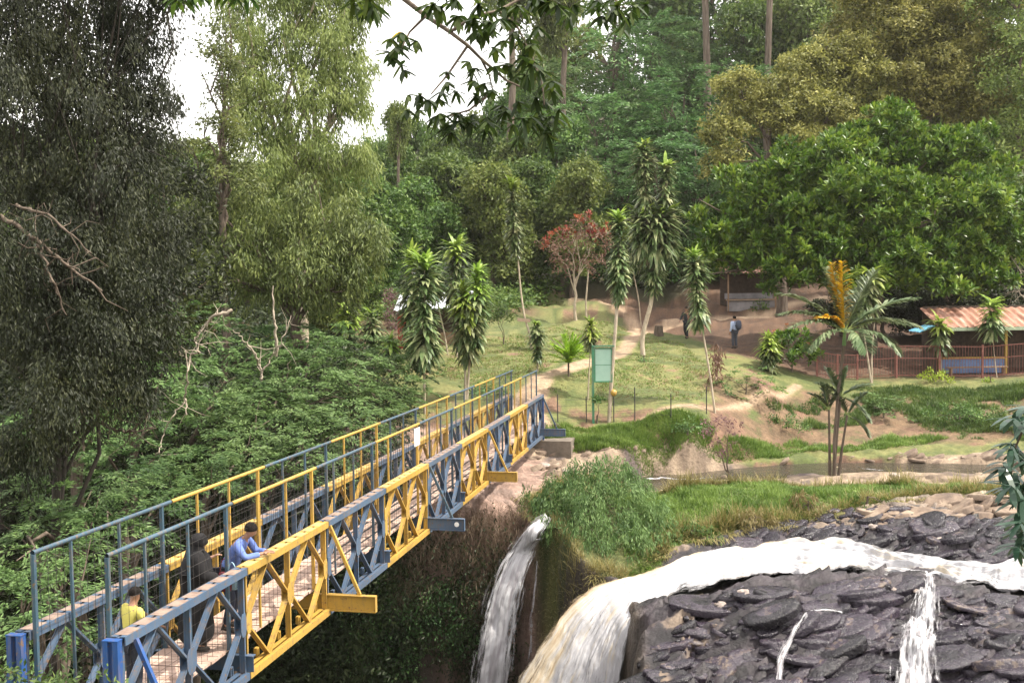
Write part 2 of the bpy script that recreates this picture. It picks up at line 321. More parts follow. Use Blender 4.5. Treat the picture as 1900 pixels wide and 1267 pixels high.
def rockmask(X, Y):
    r = sstep(polydist(X, Y, SHELF) / .5); i = sstep(polydist(X, Y, ISL) / .4 + .5)
    return np.clip(r * (1 - i), 0, 1)
def ground_z(x, y): return float(terrain(np.array([x]), np.array([y]))[0])

def ground_sheet():
    rows = np.concatenate([np.linspace(-14, 15, 40)[:-1], np.linspace(15, 26, 200)[:-1], np.linspace(26, 33, 130)[:-1], np.linspace(33, 60, 170)[:-1], np.geomspace(60, 420, 90)])
    a = np.linspace(-.75, .75, 900); Yg, Ag = np.meshgrid(rows, a, indexing='ij'); Xg = Ag * (Yg + 15)
    Z = terrain(Xg, Yg)
    # tiny relief where the water bed runs
    R = rockmask(Xg, Yg); isl = polydist(Xg, Yg, ISL); g = polydist(Xg, Yg, GORGE)
    pd = np.minimum.reduce([segd(Xg, Yg, PATHS[0]) - .16, segd(Xg, Yg, PATHS[1]) - .4, segd(Xg, Yg, PATHS[2]) - .5, segd(Xg, Yg, PATHS[3]) - 1.0])
    n1 = fbm(Xg * .7, Yg * .7, 4, 60); n2 = fbm(Xg * 3, Yg * 3, 4, 61); n3 = fbm(Xg * .25, Yg * .25, 3, 62)
    def col(c): return np.array(c)[None, None, :]
    def mixc(a, b, t): return a + (b - a) * np.clip(t, 0, 1)[..., None]
    # slope from gradient
    gy, gx = np.gradient(Z); dY = np.gradient(Yg, axis=0); dX = np.gradient(Xg, axis=1)
    slope = np.hypot(gy / np.maximum(dY, 1e-3), gx / np.maximum(dX, 1e-3))
    grass = mixc(col((.075, .095, .024)), col((.20, .19, .065)), n2 * .7 + n1 + .35)
    soil = mixc(col((.085, .045, .028)), col((.19, .11, .068)), n2 + .5)
    c = mixc(grass, soil, sstep((n1 * 1.3 + n2 * .5 + slope * .9 - .62) * 3))
    # bare brown earth: river bank under the terrace, forecourt of the huts, forest floor
    bank = sstep((polydist(Xg, Yg, [tuple(at(*p)[:2]) for p in [(1310,735,45),(1480,690,50),(1900,712,50),(2100,712,50),(2100,820,43),(1700,815,43),(1400,828,41.5),(1340,780,42)]]) + .3 + n1) / 1.2)
    c = mixc(c, soil, bank * sstep((n1 + .8 + n2 * .6) * 1.8) * .85)
    court = sstep((polydist(Xg, Yg, [(10,54),(13.5,51.5),(40,51.5),(50,75),(20,90),(4,84),(7,70),(9,63)]) + n1) / 1.5)
    c = mixc(c, mixc(col((.05, .026, .014)), col((.125, .068, .038)), n2 + .5), court)  # yard earth coloured darker for the shade under the trees
    lf = sstep((polydist(Xg, Yg, [(-20,49),(-7.5,50),(-4,56),(-3,64),(3,73),(0,84),(-30,84)]) + n1) / 1.5)
    c = mixc(c, soil * .8, lf * .8)
    forest = sstep((Yg - 82 - n3 * 10) / 5)
    c = mixc(c, col((.05, .045, .02)), forest)
    # river rock: sun bleached tan above, violet grey and wet near the falls
    wet = sstep((32.6 - Yg + n1 * 1.5) / 1.2); tan = mixc(col((.10, .07, .05)), col((.33, .25, .175)), n2 * 1.1 + .55)
    lo = mixc(col((.010, .008, .010)), col((.050, .038, .046)), n2 * 1.2 + .4)
    lo = mixc(lo, col((.20, .15, .11)), sstep((n1 + n2 * .6 - .42) * 4))
    near_isl = sstep((isl + .9 + n1 * .5) * 1.5) * (Xg > 5)
    lo = mixc(lo, tan, near_isl * (Xg > 8.5) * .8)
    rock = mixc(tan, lo, wet); rock = mixc(rock, col((.07, .055, .06)), sstep((n1 * 1.5 + n2 * .4 - .42) * 4) * (Yg > 33) * .8)
    c = mixc(c, rock, R)
    under = sstep((polydist(Xg, Yg, [(-6,29),(0.9,30),(1.6,33),(1.2,37.5),(-1,38.5),(-6,38)]) + .3) / .5)
    c = mixc(c, mixc(col((.15, .095, .075)), col((.34, .23, .18)), n2 * 1.2 + .5), under)
    c = mixc(c, grass * .8, sstep(isl / .4 + .5))
    cliff = sstep((g - np.where(Xg > 1.2, -.2, .25)) / .4); c = mixc(c, mixc(col((.03, .025, .02)), col((.10, .075, .055)), n2 + .4), cliff)
    pth = sstep(-(pd + n1 * .15 + n2 * .15) / .3 + .5) * (Yg > 38)
    c = mixc(c, mixc(col((.24, .16, .10)), col((.40, .29, .19)), n2 + .5), pth)
    m, t, b = newmat('earth_rock_grass')
    vc = N(t, 'ShaderNodeVertexColor', layer_name='col'); tc = N(t, 'ShaderNodeTexCoord')
    nz = noise(t, 9, 6, tc.outputs['Object'], .7); r = rampn(t, nz.outputs[0], [(.25, (.55, .55, .55)), (.75, (1.4, 1.4, 1.4))])
    mu = N(t, 'ShaderNodeMixRGB', blend_type='MULTIPLY'); mu.inputs[0].default_value = 1; t.links.new(vc.outputs[0], mu.inputs[1]); t.links.new(r.outputs[0], mu.inputs[2])
    t.links.new(mu.outputs[0], b.inputs['Base Color']); t.links.new(vc.outputs['Alpha'], b.inputs['Roughness'])
    nb = noise(t, 5, 8, tc.outputs['Object'], .7); bp = N(t, 'ShaderNodeBump'); bp.inputs['Strength'].default_value = .9; bp.inputs['Distance'].default_value = .10
    t.links.new(nb.outputs[0], bp.inputs['Height']); t.links.new(bp.outputs[0], b.inputs['Normal'])
    rough = np.where((R > .4) & (Yg < 33), .22 + .45 * np.clip(n1 + .5 + near_isl * .4, 0, 1), .92)
    rgba = np.concatenate([c, rough[..., None]], -1).reshape(-1, 4)
    V = np.stack([Xg, Yg, Z], -1).reshape(-1, 3); nr, nc = Xg.shape
    idx = np.arange(nr * nc).reshape(nr, nc); Q = np.stack([idx[:-1, :-1], idx[:-1, 1:], idx[1:, 1:], idx[1:, :-1]], -1).reshape(-1, 4)
    cls = np.zeros((nr, nc), int); cls[R > .5] = 1; cls[pth > .5] = 2; cls[(cliff > .5)] = 3
    cls[(court > .5) & (pth <= .5)] = 4
    qc = cls[:-1, :-1].reshape(-1)
    for k, nm in ((0, 'ground'), (1, 'river_rock_bed'), (2, 'footpath'), (3, 'gorge_wall'), (4, 'earth_yard')):
        q = Q[qc == k]
        if not len(q): continue
        u, inv = np.unique(q, return_inverse=True); mb = MB(); mb.add(V[u], inv.reshape(-1, 4))
        me = mb.mesh(nm, m, smooth=True); ca = me.color_attributes.new('col', 'FLOAT_COLOR', 'POINT'); ca.data.foreach_set('color', rgba[u].astype(np.float32).ravel())
        link(nm, me, kind='structure')
ground_sheet()
def slabs():
    m, t, b = newmat('wet_layered_rock'); g = N(t, 'ShaderNodeNewGeometry'); tc = N(t, 'ShaderNodeTexCoord'); nz = noise(t, 7, 6, tc.outputs['Object'], .7)
    ad = N(t, 'ShaderNodeMath', operation='MULTIPLY_ADD'); t.links.new(g.outputs['Random Per Island'], ad.inputs[0]); ad.inputs[1].default_value = .7
    s1 = N(t, 'ShaderNodeMath', operation='MULTIPLY_ADD'); t.links.new(nz.outputs[0], s1.inputs[0]); s1.inputs[1].default_value = 1.1; s1.inputs[2].default_value = -.4; t.links.new(s1.outputs[0], ad.inputs[2])
    r = rampn(t, ad.outputs[0], [(.1, (.004, .003, .005)), (.5, (.015, .011, .019)), (.82, (.042, .032, .046)), (.96, (.14, .105, .08))]); t.links.new(r.outputs[0], b.inputs['Base Color'])
    rr = rampn(t, nz.outputs[0], [(.4, (.12, .12, .12)), (.65, (.42, .42, .42))]); t.links.new(rr.outputs[0], b.inputs['Roughness'])
    bp = N(t, 'ShaderNodeBump'); bp.inputs['Strength'].default_value = 1.0; bp.inputs['Distance'].default_value = .05; n2 = noise(t, 9, 5, tc.outputs['Object'], .7); t.links.new(n2.outputs[0], bp.inputs['Height']); t.links.new(bp.outputs[0], b.inputs['Normal'])
    mb = MB()
    def field(poly, n, r0, r1, gate):
        P = np.array(poly); q = rng.uniform(P.min(0), P.max(0), (n * 5, 2)); q = q[polydist(q[:, 0], q[:, 1], poly) > 0]; q = q[gate(q)][:n]; z = terrain(q[:, 0], q[:, 1])
        for (x, y), zz_ in zip(q, z):
            k = 11; a = np.arange(k) * 6.283 / k + rng.normal(0, .12, k); S_ = (r0 + (r1 - r0) * rng.random() ** 2.4); rad = S_ * np.clip(1 + np.cumsum(rng.normal(0, .13, k)) * .6, .55, 1.3); rad = (rad + np.roll(rad, 1) * .5) / 1.5; th = rng.uniform(.05, .13) * min(1, .4 + S_ * 1.6)
            V = np.c_[np.cos(a) * rad * 1.35, np.sin(a) * rad * .8, np.zeros(k)]; n_ = nrm(np.array([-.20 + rng.normal(0, .24), -.08 + rng.normal(0, .22), 1.]))
            tx = nrm(np.cross([0, 1, 0], n_)); ty = np.cross(n_, tx); c0 = np.array([x, y, zz_ + rng.uniform(-.09, .01)]); E = V[:, :1] * tx + V[:, 1:2] * ty
            rings = [c0 + E * f_ + n_ * (h_ * th + rng.normal(0, .006 + .02 * S_ * (f_ < .9), (k, 1))) for f_, h_ in ((.45, .62), (.84, .5), (.97, .32), (1, .0), (.95, -1.4))]; W = np.concatenate(rings + [[c0 + n_ * th * .6]])
            mb.add(W, [[q_ * k + i, (q_ + 1) * k + i, (q_ + 1) * k + (i + 1) % k, q_ * k + (i + 1) % k] for q_ in range(4) for i in range(k)]); mb.add(W, [[5 * k, i, (i + 1) % k] for i in range(k)])
    front = [tuple(atz(*p)[:2]) for p in [(1195,1190,-2.2),(1300,1132,-2.1),(1450,1110,-2.1),(1700,1120,-2.1),(1950,1142,-2.1),(2150,1160,-2.1),(2150,1400,-2.5),(1190,1400,-2.7)]]
    back = [tuple(atz(*p)[:2]) for p in [(1300,1030,-2.1),(1400,985,-2.0),(1450,972,-2.0),(1560,958,-1.9),(1840,985,-1.9),(2100,990,-1.9),(2100,1030,-1.95),(1850,1050,-1.95),(1700,1030,-2.0),(1600,1006,-2.0),(1450,1004,-2.0)]]
    casc = lambda q: np.abs(q[:, 0] - np.interp(q[:, 1], [18, 21, 25], [7.0, 8.0, 9.6])) > .35
    field(front, 850, .12, .62, casc); field(front, 1500, .05, .24, casc); field(back, 620, .10, .45, lambda q: q[:, 0] > -99)
    mb.build('river_rock_slabs', m, None, True, kind='structure')
    mb = MB(); shelf = [tuple(atz(*p)[:2]) for p in [(980,850,-1),(1100,840,-1.1),(1300,846,-1.2),(1450,838,-1.4),(1700,834,-1.4),(2000,836,-1.4),(2000,872,-1.6),(1500,866,-1.6),(1320,880,-1.6),(1180,880,-1.4),(1000,900,-1.2)]]
    field(shelf, 300, .08, .38, lambda q: segd(q[:, 0], q[:, 1], CHAN) > 1.3)
    rim = [tuple(atz(*p)[:2]) for p in [(1560,962,-1.7),(1700,948,-1.7),(1850,945,-1.7),(2050,945,-1.7),(2050,985,-1.9),(1840,980,-1.9),(1640,985,-1.9)]]
    field(rim, 260, .12, .55, lambda q: q[:, 0] > -99)
    m2 = surf('bleached_rock', [(.3, (.07, .05, .04)), (.5, (.18, .13, .095)), (.75, (.34, .27, .20))], 1.8, .8, bump=.7, bscale=12)
    mb.build('bleached_rock_slabs', m2, None, True, kind='structure')
slabs()
# ------------------------------------------------------------------ water
def water_mats():
    out = []
    for nm, lo, hi, alpha in (('white_water', (.30, .22, .13), (.38, .375, .39), 0), ('thin_fall', (.30, .28, .30), (.60, .60, .62), 1)):
        m, t, b = newmat(nm); uv = N(t, 'ShaderNodeUVMap'); uv.uv_map = 'uv'
        mp = N(t, 'ShaderNodeMapping'); t.links.new(uv.outputs[0], mp.inputs[0]); mp.inputs['Scale'].default_value = (1.6, .16, 1)
        n1 = noise(t, 3.0, 6, mp.outputs[0], .65); n2 = noise(t, 14, 4, mp.outputs[0], .7)
        if not alpha:
            sx = N(t, 'ShaderNodeSeparateXYZ'); t.links.new(uv.outputs[0], sx.inputs[0])
            # brown flood water shows where the sheet is not yet broken: along the far edge over the lip
            s1 = N(t, 'ShaderNodeMath', operation='MULTIPLY_ADD'); t.links.new(sx.outputs[2], s1.inputs[0]); s1.inputs[1].default_value = 0
            t.links.new(n1.outputs[0], s1.inputs[2])
            va = N(t, 'ShaderNodeVertexColor', layer_name='silt')
            s2 = N(t, 'ShaderNodeMath', operation='MULTIPLY_ADD'); t.links.new(va.outputs[0], s2.inputs[0]); s2.inputs[1].default_value = -.30; t.links.new(n1.outputs[0], s2.inputs[2])
            r = rampn(t, s2.outputs[0], [(.18, lo), (.32, (.42, .36, .27)), (.46, hi)])
        else:
            r = rampn(t, n1.outputs[0], [(.35, lo), (.6, hi)])
        t.links.new(r.outputs[0], b.inputs['Base Color']); b.inputs['Roughness'].default_value = .45
        b.inputs['Subsurface Weight'].default_value = 0
        bp = N(t, 'ShaderNodeBump'); bp.inputs['Strength'].default_value = .6; bp.inputs['Distance'].default_value = .05; t.links.new(n2.outputs[0], bp.inputs['Height']); t.links.new(bp.outputs[0], b.inputs['Normal'])
        va2 = N(t, 'ShaderNodeVertexColor', layer_name='edge')
        ad = N(t, 'ShaderNodeMath', operation='MULTIPLY_ADD'); t.links.new(va2.outputs[0], ad.inputs[0]); ad.inputs[1].default_value = 1.0
        n3 = noise(t, 6.5, 6, mp.outputs[0], .75); t.links.new(n3.outputs[0], ad.inputs[2])
        ra = rampn(t, ad.outputs[0], [(.62, (1, 1, 1)), (.80, (0, 0, 0))])
        t.links.new(ra.outputs[0], b.inputs['Alpha'])
        out.append(m)
    return out
M['foam'], M['fall'] = water_mats()
def loft(name, A, B, nu, nv, amp, mat, label, cat, bulge=.1, silt=None, edgew=.12, edge0=.0, thick=0, parent=None, freq=(9, 1.4), seed=0, kind=None, endfade=True):
    A = np.array(A, float); B = np.array(B, float)
    def res(P, n):
        d = np.r_[0, np.cumsum(np.linalg.norm(np.diff(P, axis=0), axis=1))]; t = np.linspace(0, d[-1], n)
        # smooth interpolation
        Q = np.stack([np.interp(t, d, P[:, k]) for k in range(3)], 1)
        for _ in range(int(n / len(P) * .35)): Q[1:-1] = (Q[:-2] + Q[2:] + 2 * Q[1:-1]) / 4
        return Q, d[-1]
    a, la = res(A, nv); b_, lb = res(B, nv); u = np.linspace(0, 1, nu)[None, :, None]
    P = a[:, None] * (1 - u) + b_[:, None] * u
    wid = np.linalg.norm(a - b_, axis=1)
    if mat == M['foam']:
        tt = np.linspace(0, la, nv); o_ = nrm(a - b_) * [1, 1, .15]
        a = a + o_ * (fbm(tt * 1.6, tt * 0, 4, 91) * .34 * np.interp(np.linspace(0, 1, nv), [0, .48, .6, 1], [1, 1, .25, .3]))[:, None]; b_ = b_ - o_ * (fbm(tt * 1.6, tt * 0 + 9, 4, 95) * .40 * np.interp(np.linspace(0, 1, nv), [0, .48, .6, 1], [1, 1, .2, .2]) + .05)[:, None]; P = a[:, None] * (1 - u) + b_[:, None] * u
    U = np.linspace(0, 1, nu)[None, :] * wid.mean() + np.zeros((nv, 1)); Vv = (np.linspace(0, (la + lb) / 2, nv))[:, None] + np.zeros((1, nu))
    Tn = np.gradient(P, axis=0); Tu = np.gradient(P, axis=1); Nn = nrm(np.cross(Tu, Tn)); Nn = np.where((Nn[..., 2:3] < -.2), -Nn, Nn)
    flip = np.sign((Nn @ np.array([0, -.3, 1.])))[..., None]; flip = np.where(flip == 0, 1, flip); Nn = Nn * flip
    d = fbm(U * freq[0] / 3 + fbm(U, Vv * .5, 2, seed + 5) * .8, Vv * freq[1], 4, seed + 1) * amp * 1.5 + np.abs(fbm(U * freq[0], Vv * freq[1] * 1.3, 3, seed + 2)) * amp
    prof = np.sin(np.linspace(0, math.pi, nu))[None, :] ** .6 * bulge
    if mat == M['foam']: d = d + fbm(U * 2.2, Vv * 1.3, 4, 55) * .14
    if mat == M['foam']: d = d * np.interp(np.linspace(0, 1, nv), [0, .45, .62, 1], [1.1, 1.1, .38, .45])[:, None]
    P = P + Nn * (d + prof)[..., None]
    if mat == M['foam']: dip = np.clip(np.abs(np.linspace(-1, 1, nu)) - .9, 0, 1) * 10; P[..., 2] -= .62 * (dip ** 1.5)[None, :]
    mb = MB(); idx = np.arange(nv * nu).reshape(nv, nu); Q = np.stack([idx[:-1, :-1], idx[:-1, 1:], idx[1:, 1:], idx[1:, :-1]], -1).reshape(-1, 4)
    mb.add(P.reshape(-1, 3), Q); mb.uv = np.stack([U, Vv], -1).reshape(-1, 2)
    me = mb.mesh(name, mat, True)
    uu = np.linspace(0, 1, nu)[None, :] + np.zeros((nv, 1)); vv = np.linspace(0, 1, nv)[:, None] + np.zeros((1, nu))
    e = np.maximum(1 - uu / edgew, 1 - (1 - uu) / edgew).clip(0, 1) * (.55 if mat == M['fall'] else .85) + edge0
    e = e + (np.clip((vv - .55) / .45, 0, 1) * .15 if endfade else 0)
    s = silt(uu, vv) if silt else uu * 0
    for nm, val in (('silt', s), ('edge', e)):
        ca = me.color_attributes.new(nm, 'FLOAT_COLOR', 'POINT'); ca.data.foreach_set('color', np.stack([val] * 3 + [val * 0 + 1], -1).astype(np.float32).ravel())
    return link(name, me, parent, label, cat, kind=kind)
def zz(l): return [atz(*p) for p in l]
EA = zz([(2150,1030,-1.95),(1960,1035,-1.95),(1900,1042,-1.95),(1850,1058,-1.98),(1700,1042,-2.0),(1600,1014,-2.02),(1500,1008,-2.05),(1420,1012,-2.1),(1307,1027,-2.15),(1250,1047,-2.15)]) + \
     [at(1180,1066,26.9), at(1130,1074,26.5), at(1090,1085,26.2), at(1056,1106,25.9), at(1018,1142,25.6), at(988,1176,25.4), at(954,1231,25.1), at(932,1275,24.9), at(895,1360,24.7), at(868,1450,24.5), at(840,1600,24.3)]
EB = zz([(2150,1120,-2.1),(1960,1118,-2.1),(1900,1112,-2.1),(1800,1100,-2.1),(1700,1092,-2.1),(1600,1082,-2.12),(1500,1082,-2.15),(1400,1086,-2.2),(1330,1094,-2.25),(1268,1106,-2.3)]) + \
     [at(1216,1138,24.7), at(1190,1165,24.3), at(1176,1198,24.0), at(1170,1250,23.9), at(1168,1310,23.8), at(1165,1400,23.8), at(1160,1500,23.8), at(1158,1600,23.7), at(1155,1700,23.7)]
loft('waterfall', EA, EB, 150, 700, .15, M['foam'], 'wide foaming brown and white waterfall pouring between the rock slabs', 'waterfall', bulge=.22, kind='structure',
     silt=lambda u, v: (np.clip(1 - np.abs(u - .06) / .30, 0, 1) * .75 + .18 * (1 - u)) * np.clip((v - .28) / .2, 0, 1), edgew=.13, freq=(13, .55))
SA = [atz(1000,955,-1.5), atz(965,980,-1.68), at(936,1008,30.1), at(908,1050,29.8), at(886,1100,29.6), at(870,1160,29.5), at(856,1230,29.4), at(842,1320,29.3), at(832,1450,29.3), at(826,1600,29.3)]
SB = [atz(1035,975,-1.5), atz(1015,1000,-1.72), at(1010,1030,29.9), at(1000,1060,29.6), at(990,1110,29.4), at(982,1160,29.3), at(974,1230,29.2), at(968,1320,29.1), at(940,1450,29.1), at(935,1600,29.1)]
loft('waterfall', SA, SB, 60, 300, .09, M['fall'], 'narrow white waterfall dropping beside the brown rock under the bridge', 'waterfall', bulge=.12, edgew=.45, edge0=.0, freq=(9, 1.0), seed=50, kind='structure')
SC = [at(990,1040,29.6), at(985,1090,29.5), at(975,1150,29.4), at(968,1230,29.3), at(962,1350,29.3)]
SD = [at(1002,1040,29.6), at(1000,1090,29.5), at(998,1150,29.4), at(995,1230,29.3), at(992,1350,29.3)]
loft('waterfall', SC, SD, 24, 160, .06, M['fall'], 'thin veil of water trickling down the dark rock right of the narrow fall', 'waterfall', bulge=.05, edgew=.45, edge0=.22, freq=(16, .8), seed=70, kind='structure')
# calm channel behind the island
m, t, b = newmat('river_water'); b.inputs['Base Color'].default_value = (.05, .042, .032, 1); b.inputs['Roughness'].default_value = .12
tc = N(t, 'ShaderNodeTexCoord'); nz = noise(t, 3.5, 4, tc.outputs['Object']); bp = N(t, 'ShaderNodeBump'); bp.inputs['Strength'].default_value = .8; bp.inputs['Distance'].default_value = .12
t.links.new(nz.outputs[0], bp.inputs['Height']); t.links.new(bp.outputs[0], b.inputs['Normal']); M['river'] = m
mb = MB(); xs = np.linspace(2.2, 30, 60); ys = np.linspace(34.6, 43, 30); X, Y = np.meshgrid(xs, ys, indexing='ij')
Z = -1.84 + 0 * X; idx = np.arange(60 * 30).reshape(60, 30); mb.add(np.stack([X, Y, Z], -1), np.stack([idx[:-1, :-1], idx[1:, :-1], idx[1:, 1:], idx[:-1, 1:]], -1).reshape(-1, 4))
mb.build('river_water', M['river'], kind='structure')
# foam lines and little cascades that follow the rock
def draped(name, pix, widths, z0, label, amp=.05, edge0=.1, lift=.05, seed=0, nu=16, nv=120):
    A = []; B = []
    for (px, py), wd in zip(pix, widths):
        p = atz(px, py, z0); 
        A.append(p - [wd / 2, 0, 0]); B.append(p + [wd / 2, 0, 0])
    A = np.array(A); B = np.array(B); Pm = (A + B) / 2; T = nrm(np.gradient(Pm, axis=0)); S = np.stack([T[:, 1], -T[:, 0], T[:, 2] * 0], 1)
    W = np.array(widths)[:, None]; A = Pm - S * W / 2; B = Pm + S * W / 2
    for Q in (A, B): Q[:, 2] = np.maximum(terrain(Q[:, 0], Q[:, 1]), -1.83 if z0 == -1.7 else -9) + lift
    zmax = np.maximum(A[:, 2], B[:, 2]); A[:, 2] = zmax; B[:, 2] = zmax
    return loft(name, A, B, nu, nv, amp, M['fall'], label, 'cascade', bulge=.05, edgew=.4, edge0=edge0, freq=(12, 2), seed=seed, kind='structure', endfade=False)
draped('cascade', [(1560,1158),(1530,1166),(1500,1172),(1475,1190),(1450,1208),(1445,1228),(1400,1240),(1340,1262),(1300,1280)], [.2,.3,.4,.35,.45,.45,.6,.8,.9], -2.25, 'thin white trickle running across the wet slabs in front of the big fall', seed=11, edge0=.20, lift=.2, nu=30)
draped('cascade', [(1725,1128),(1722,1145),(1715,1165),(1708,1190),(1700,1215),(1700,1240),(1700,1262),(1700,1290)], [.5,1.0,1.5,1.7,1.8,1.9,2.0,2.0], -2.3, 'splashing white cascade tumbling down the broken slabs at lower right', amp=.2, edge0=.17, lift=.16, seed=12, nu=60)
draped('cascade', [(1195,888),(1230,884),(1275,890),(1325,884)], [.15,.3,.25,.1], -1.7, 'streak of white foam on the channel behind the grassy island', seed=13)
draped('cascade', [(1590,866),(1612,870),(1640,872)], [.15,.3,.2], -1.7, 'small foam patch on the channel beside the palm stems', seed=14)
# ------------------------------------------------------------------ bridge
O = np.array([-4.22683, 11.34793, 0.]); YAW = .195373; PL = 3.048; SLP = -.0101
bd = np.array([math.sin(YAW), math.cos(YAW), 0]); bl = np.array([-math.cos(YAW), math.sin(YAW), 0])
def B(s, u, h):                       # s along (m), u to the left of the near truss face, h above the bottom chord
    s = np.asarray(s, float); tt = s / (9 * PL)
    z = h + SLP * s - .05 * 4 * tt * (1 - tt) * ((tt > 0) & (tt < 1))
    return O + bd * s + bl * u + np.array([0, 0, 1.]) * z
bridge = empty('footbridge', (0, 0, 0), 'blue and yellow steel truss footbridge with railings over the gorge', 'bridge')
def channel(mb, s0, s1, u0, u1, h0, h1):
    V = [B(s, u, h) for s in (s0, s1) for u, h in ((u0, h0), (u1, h0), (u1, h1), (u0, h1))]
    mb.add(V, [[0,1,2,3],[7,6,5,4],[0,4,5,1],[1,5,6,2],[2,6,7,3],[3,7,4,0]])
def bb(mb, s0, u0, h0, s1, u1, h1, w, d): mb.beam(B(s0, u0, h0), B(s1, u1, h1), w, d, up=bl)
def truss_panel(i, ua, ub, mat):
    """one truss panel between i and i+1, ua..ub its thickness"""
    s0, s1 = i * PL + .012, (i + 1) * PL - .012; mb = MB(); cw = .07; uc = (ua + ub) / 2
    for lo in (0.0, 1.45):
        for a, b_ in ((ua, ua + cw * .2), (ub - cw * .2, ub)): channel(mb, s0, s1, a, b_, lo, lo + .10)      # channel backs
        for a, b_ in ((ua + .014, ua + cw), (ub - cw, ub - .014)):
            channel(mb, s0, s1, a, b_, lo + .088, lo + .0998); channel(mb, s0, s1, a, b_, lo + .0002, lo + .012)
    # uprights and diagonals are single rolled joists: two narrow flanges and a web between them
    def joist(sa, ha, sb, hb, w_, e=0):
        for uu in (uc - .038 - e, uc + .038 + e): bb(mb, sa, uu, ha, sb, uu, hb, w_, .008)
        bb(mb, sa, uc, ha, sb, uc, hb, .007, .068)
    for s in (s0 + .03, (s0 + s1) / 2, s1 - .03): joist(s, .10, s, 1.45, .036)
    q = (s1 - s0) / 4; mid = .775
    for k in (0, 1):
        a = s0 + .03 + k * 2 * q; e = a + 2 * q - .05; m_ = (a + e) / 2
        for sa, ha, sb, hb in ((m_, 1.45, a, mid), (m_, 1.45, e, mid), (a, mid, m_, .10), (e, mid, m_, .10)): joist(sa, ha, sb, hb, .027, .0003)
    for s, w_ in ((s0 + .07, .085), ((s0 + s1) / 2, .12), (s1 - .07, .085)):
        for uu in (uc - .048, uc + .048):
            P = [(s - w_, mid - .07), (s - w_ * .55, mid - .16), (s + w_ * .55, mid - .16), (s + w_, mid - .07), (s + w_, mid + .07), (s + w_ * .55, mid + .16), (s - w_ * .55, mid + .16), (s - w_, mid + .07)]
            V = [B(a, uu - .004, h) for a, h in P] + [B(a, uu + .004, h) for a, h in P]
            mb.add(V, [[0,1,2,3],[0,3,4,7],[7,4,5,6],[8,11,10,9],[8,15,12,11],[15,14,13,12]])
            mb.add(V, [[i_, (i_+1) % 8, 8 + (i_+1) % 8, 8 + i_] for i_ in range(8)])
    # pin blocks, batten plates between the chord channels
    for lo in (0.0, 1.45):
        for s in (s0 + .05, s1 - .05): channel(mb, s - .045, s + .045, ua + cw + .002, ub - cw - .002, lo + .02, lo + .086)
    mb.build('truss_panel', mat, bridge)
    tp = MB()                                                          # dusty battens and slots along the chord top
    for k in range(8):
        a = s0 + .06 + k * (s1 - s0 - .1) / 8; channel(tp, a, a + .27, ua + .012, ub - .012, 1.5502, 1.5535)
    tp.build('chord_batten', M['chordtop'] if mat != M['yellow'] else M['ybatten'], bridge)
M['ybatten'] = surf('dusty_yellow_top', [(.35, (.30, .21, .10)), (.6, (.55, .38, .12))], 6, .8)
UN = (0.0, .18); UF = (1.16, 1.34)
for i in range(9):
    truss_panel(i, *UN, M['blue'] if i % 2 == 0 else M['yellow'])
    truss_panel(i, *UF, M['blue'] if i % 2 == 0 else M['yellow'])
# end posts
for (ua, ub) in (UN, UF):
    for s, sg in ((-.10, 1), (9 * PL + .10, -1)):
        mb = MB(); 
        for uu in (ua + .0, ub - .06): channel(mb, s - .045, s + .045, uu, uu + .06, -.1, 1.54)
        channel(mb, s - .05, s + .05, ua - .005, ub + .005, 1.5402, 1.552)
        mb.build('end_post', M['endblue'], bridge)
# transoms with rakers
for t_, mt, ext in ((0.06, 'endblue', .75), (2, 'yellow', .78), (4, 'blue', .78), (6, 'yellow', .78), (8.96, 'blue', .8)):
    mb = MB(); s = t_ * PL
    channel(mb, s - .05, s + .05, -ext, 2.0, .325, .34); channel(mb, s - .05, s + .05, -ext, 2.0, .07, .085); channel(mb, s - .006, s + .006, -ext + .002, 1.998, .085, .325)
    channel(mb, s - .048, s + .048, -ext - .006, -ext, .072, .338)
    mb.build('transom', M[mt], bridge)
    mb = MB()
    mb.beam(B(s + .02, -.005, 1.47), B(s + .02, -.5, .345), .05, .05); mb.build('raker', M[mt if mt != 'blue' else 'rail_blue'], bridge)
    mb = MB(); mb.beam(B(s + .02, 1.345, 1.47), B(s + .02, 1.85, .345), .05, .05); mb.build('raker', M[mt], bridge)
for t_ in (1, 3, 5, 7):
    mb = MB(); s = t_ * PL; channel(mb, s - .05, s + .05, -.06, 1.4, .325, .34); channel(mb, s - .006, s + .006, -.05, 1.39, .105, .325); mb.build('transom', M['blue'], bridge)
# transom clamps
for i in range(9):
    for f_ in (.2, .45, .7, .93):
        s = (i + f_) * PL
        for u0 in (.185, 1.10): mb = MB(); channel(mb, s, s + .02, u0, u0 + .05, .10, .22); channel(mb, s + .06, s + .08, u0, u0 + .05, .10, .22); channel(mb, s + .0202, s + .0598, u0, u0 + .05, .20, .22); mb.build('transom_clamp', M['blue'] if i % 2 == 0 else M['yellow'], bridge)
mb = MB(); c_ = B(4 * PL - .0505, -.62, .22); th = np.arange(12) * .5236; mb.add(np.r_[[c_ - bd * .012], c_ - bd * .010 + np.cos(th)[:, None] * bl * .055 + np.sin(th)[:, None] * np.array([0, 0, .055])], [[0, 1 + k, 1 + (k + 1) % 12] for k in range(12)]); mb.build('round_tag', M['blue'], bridge)
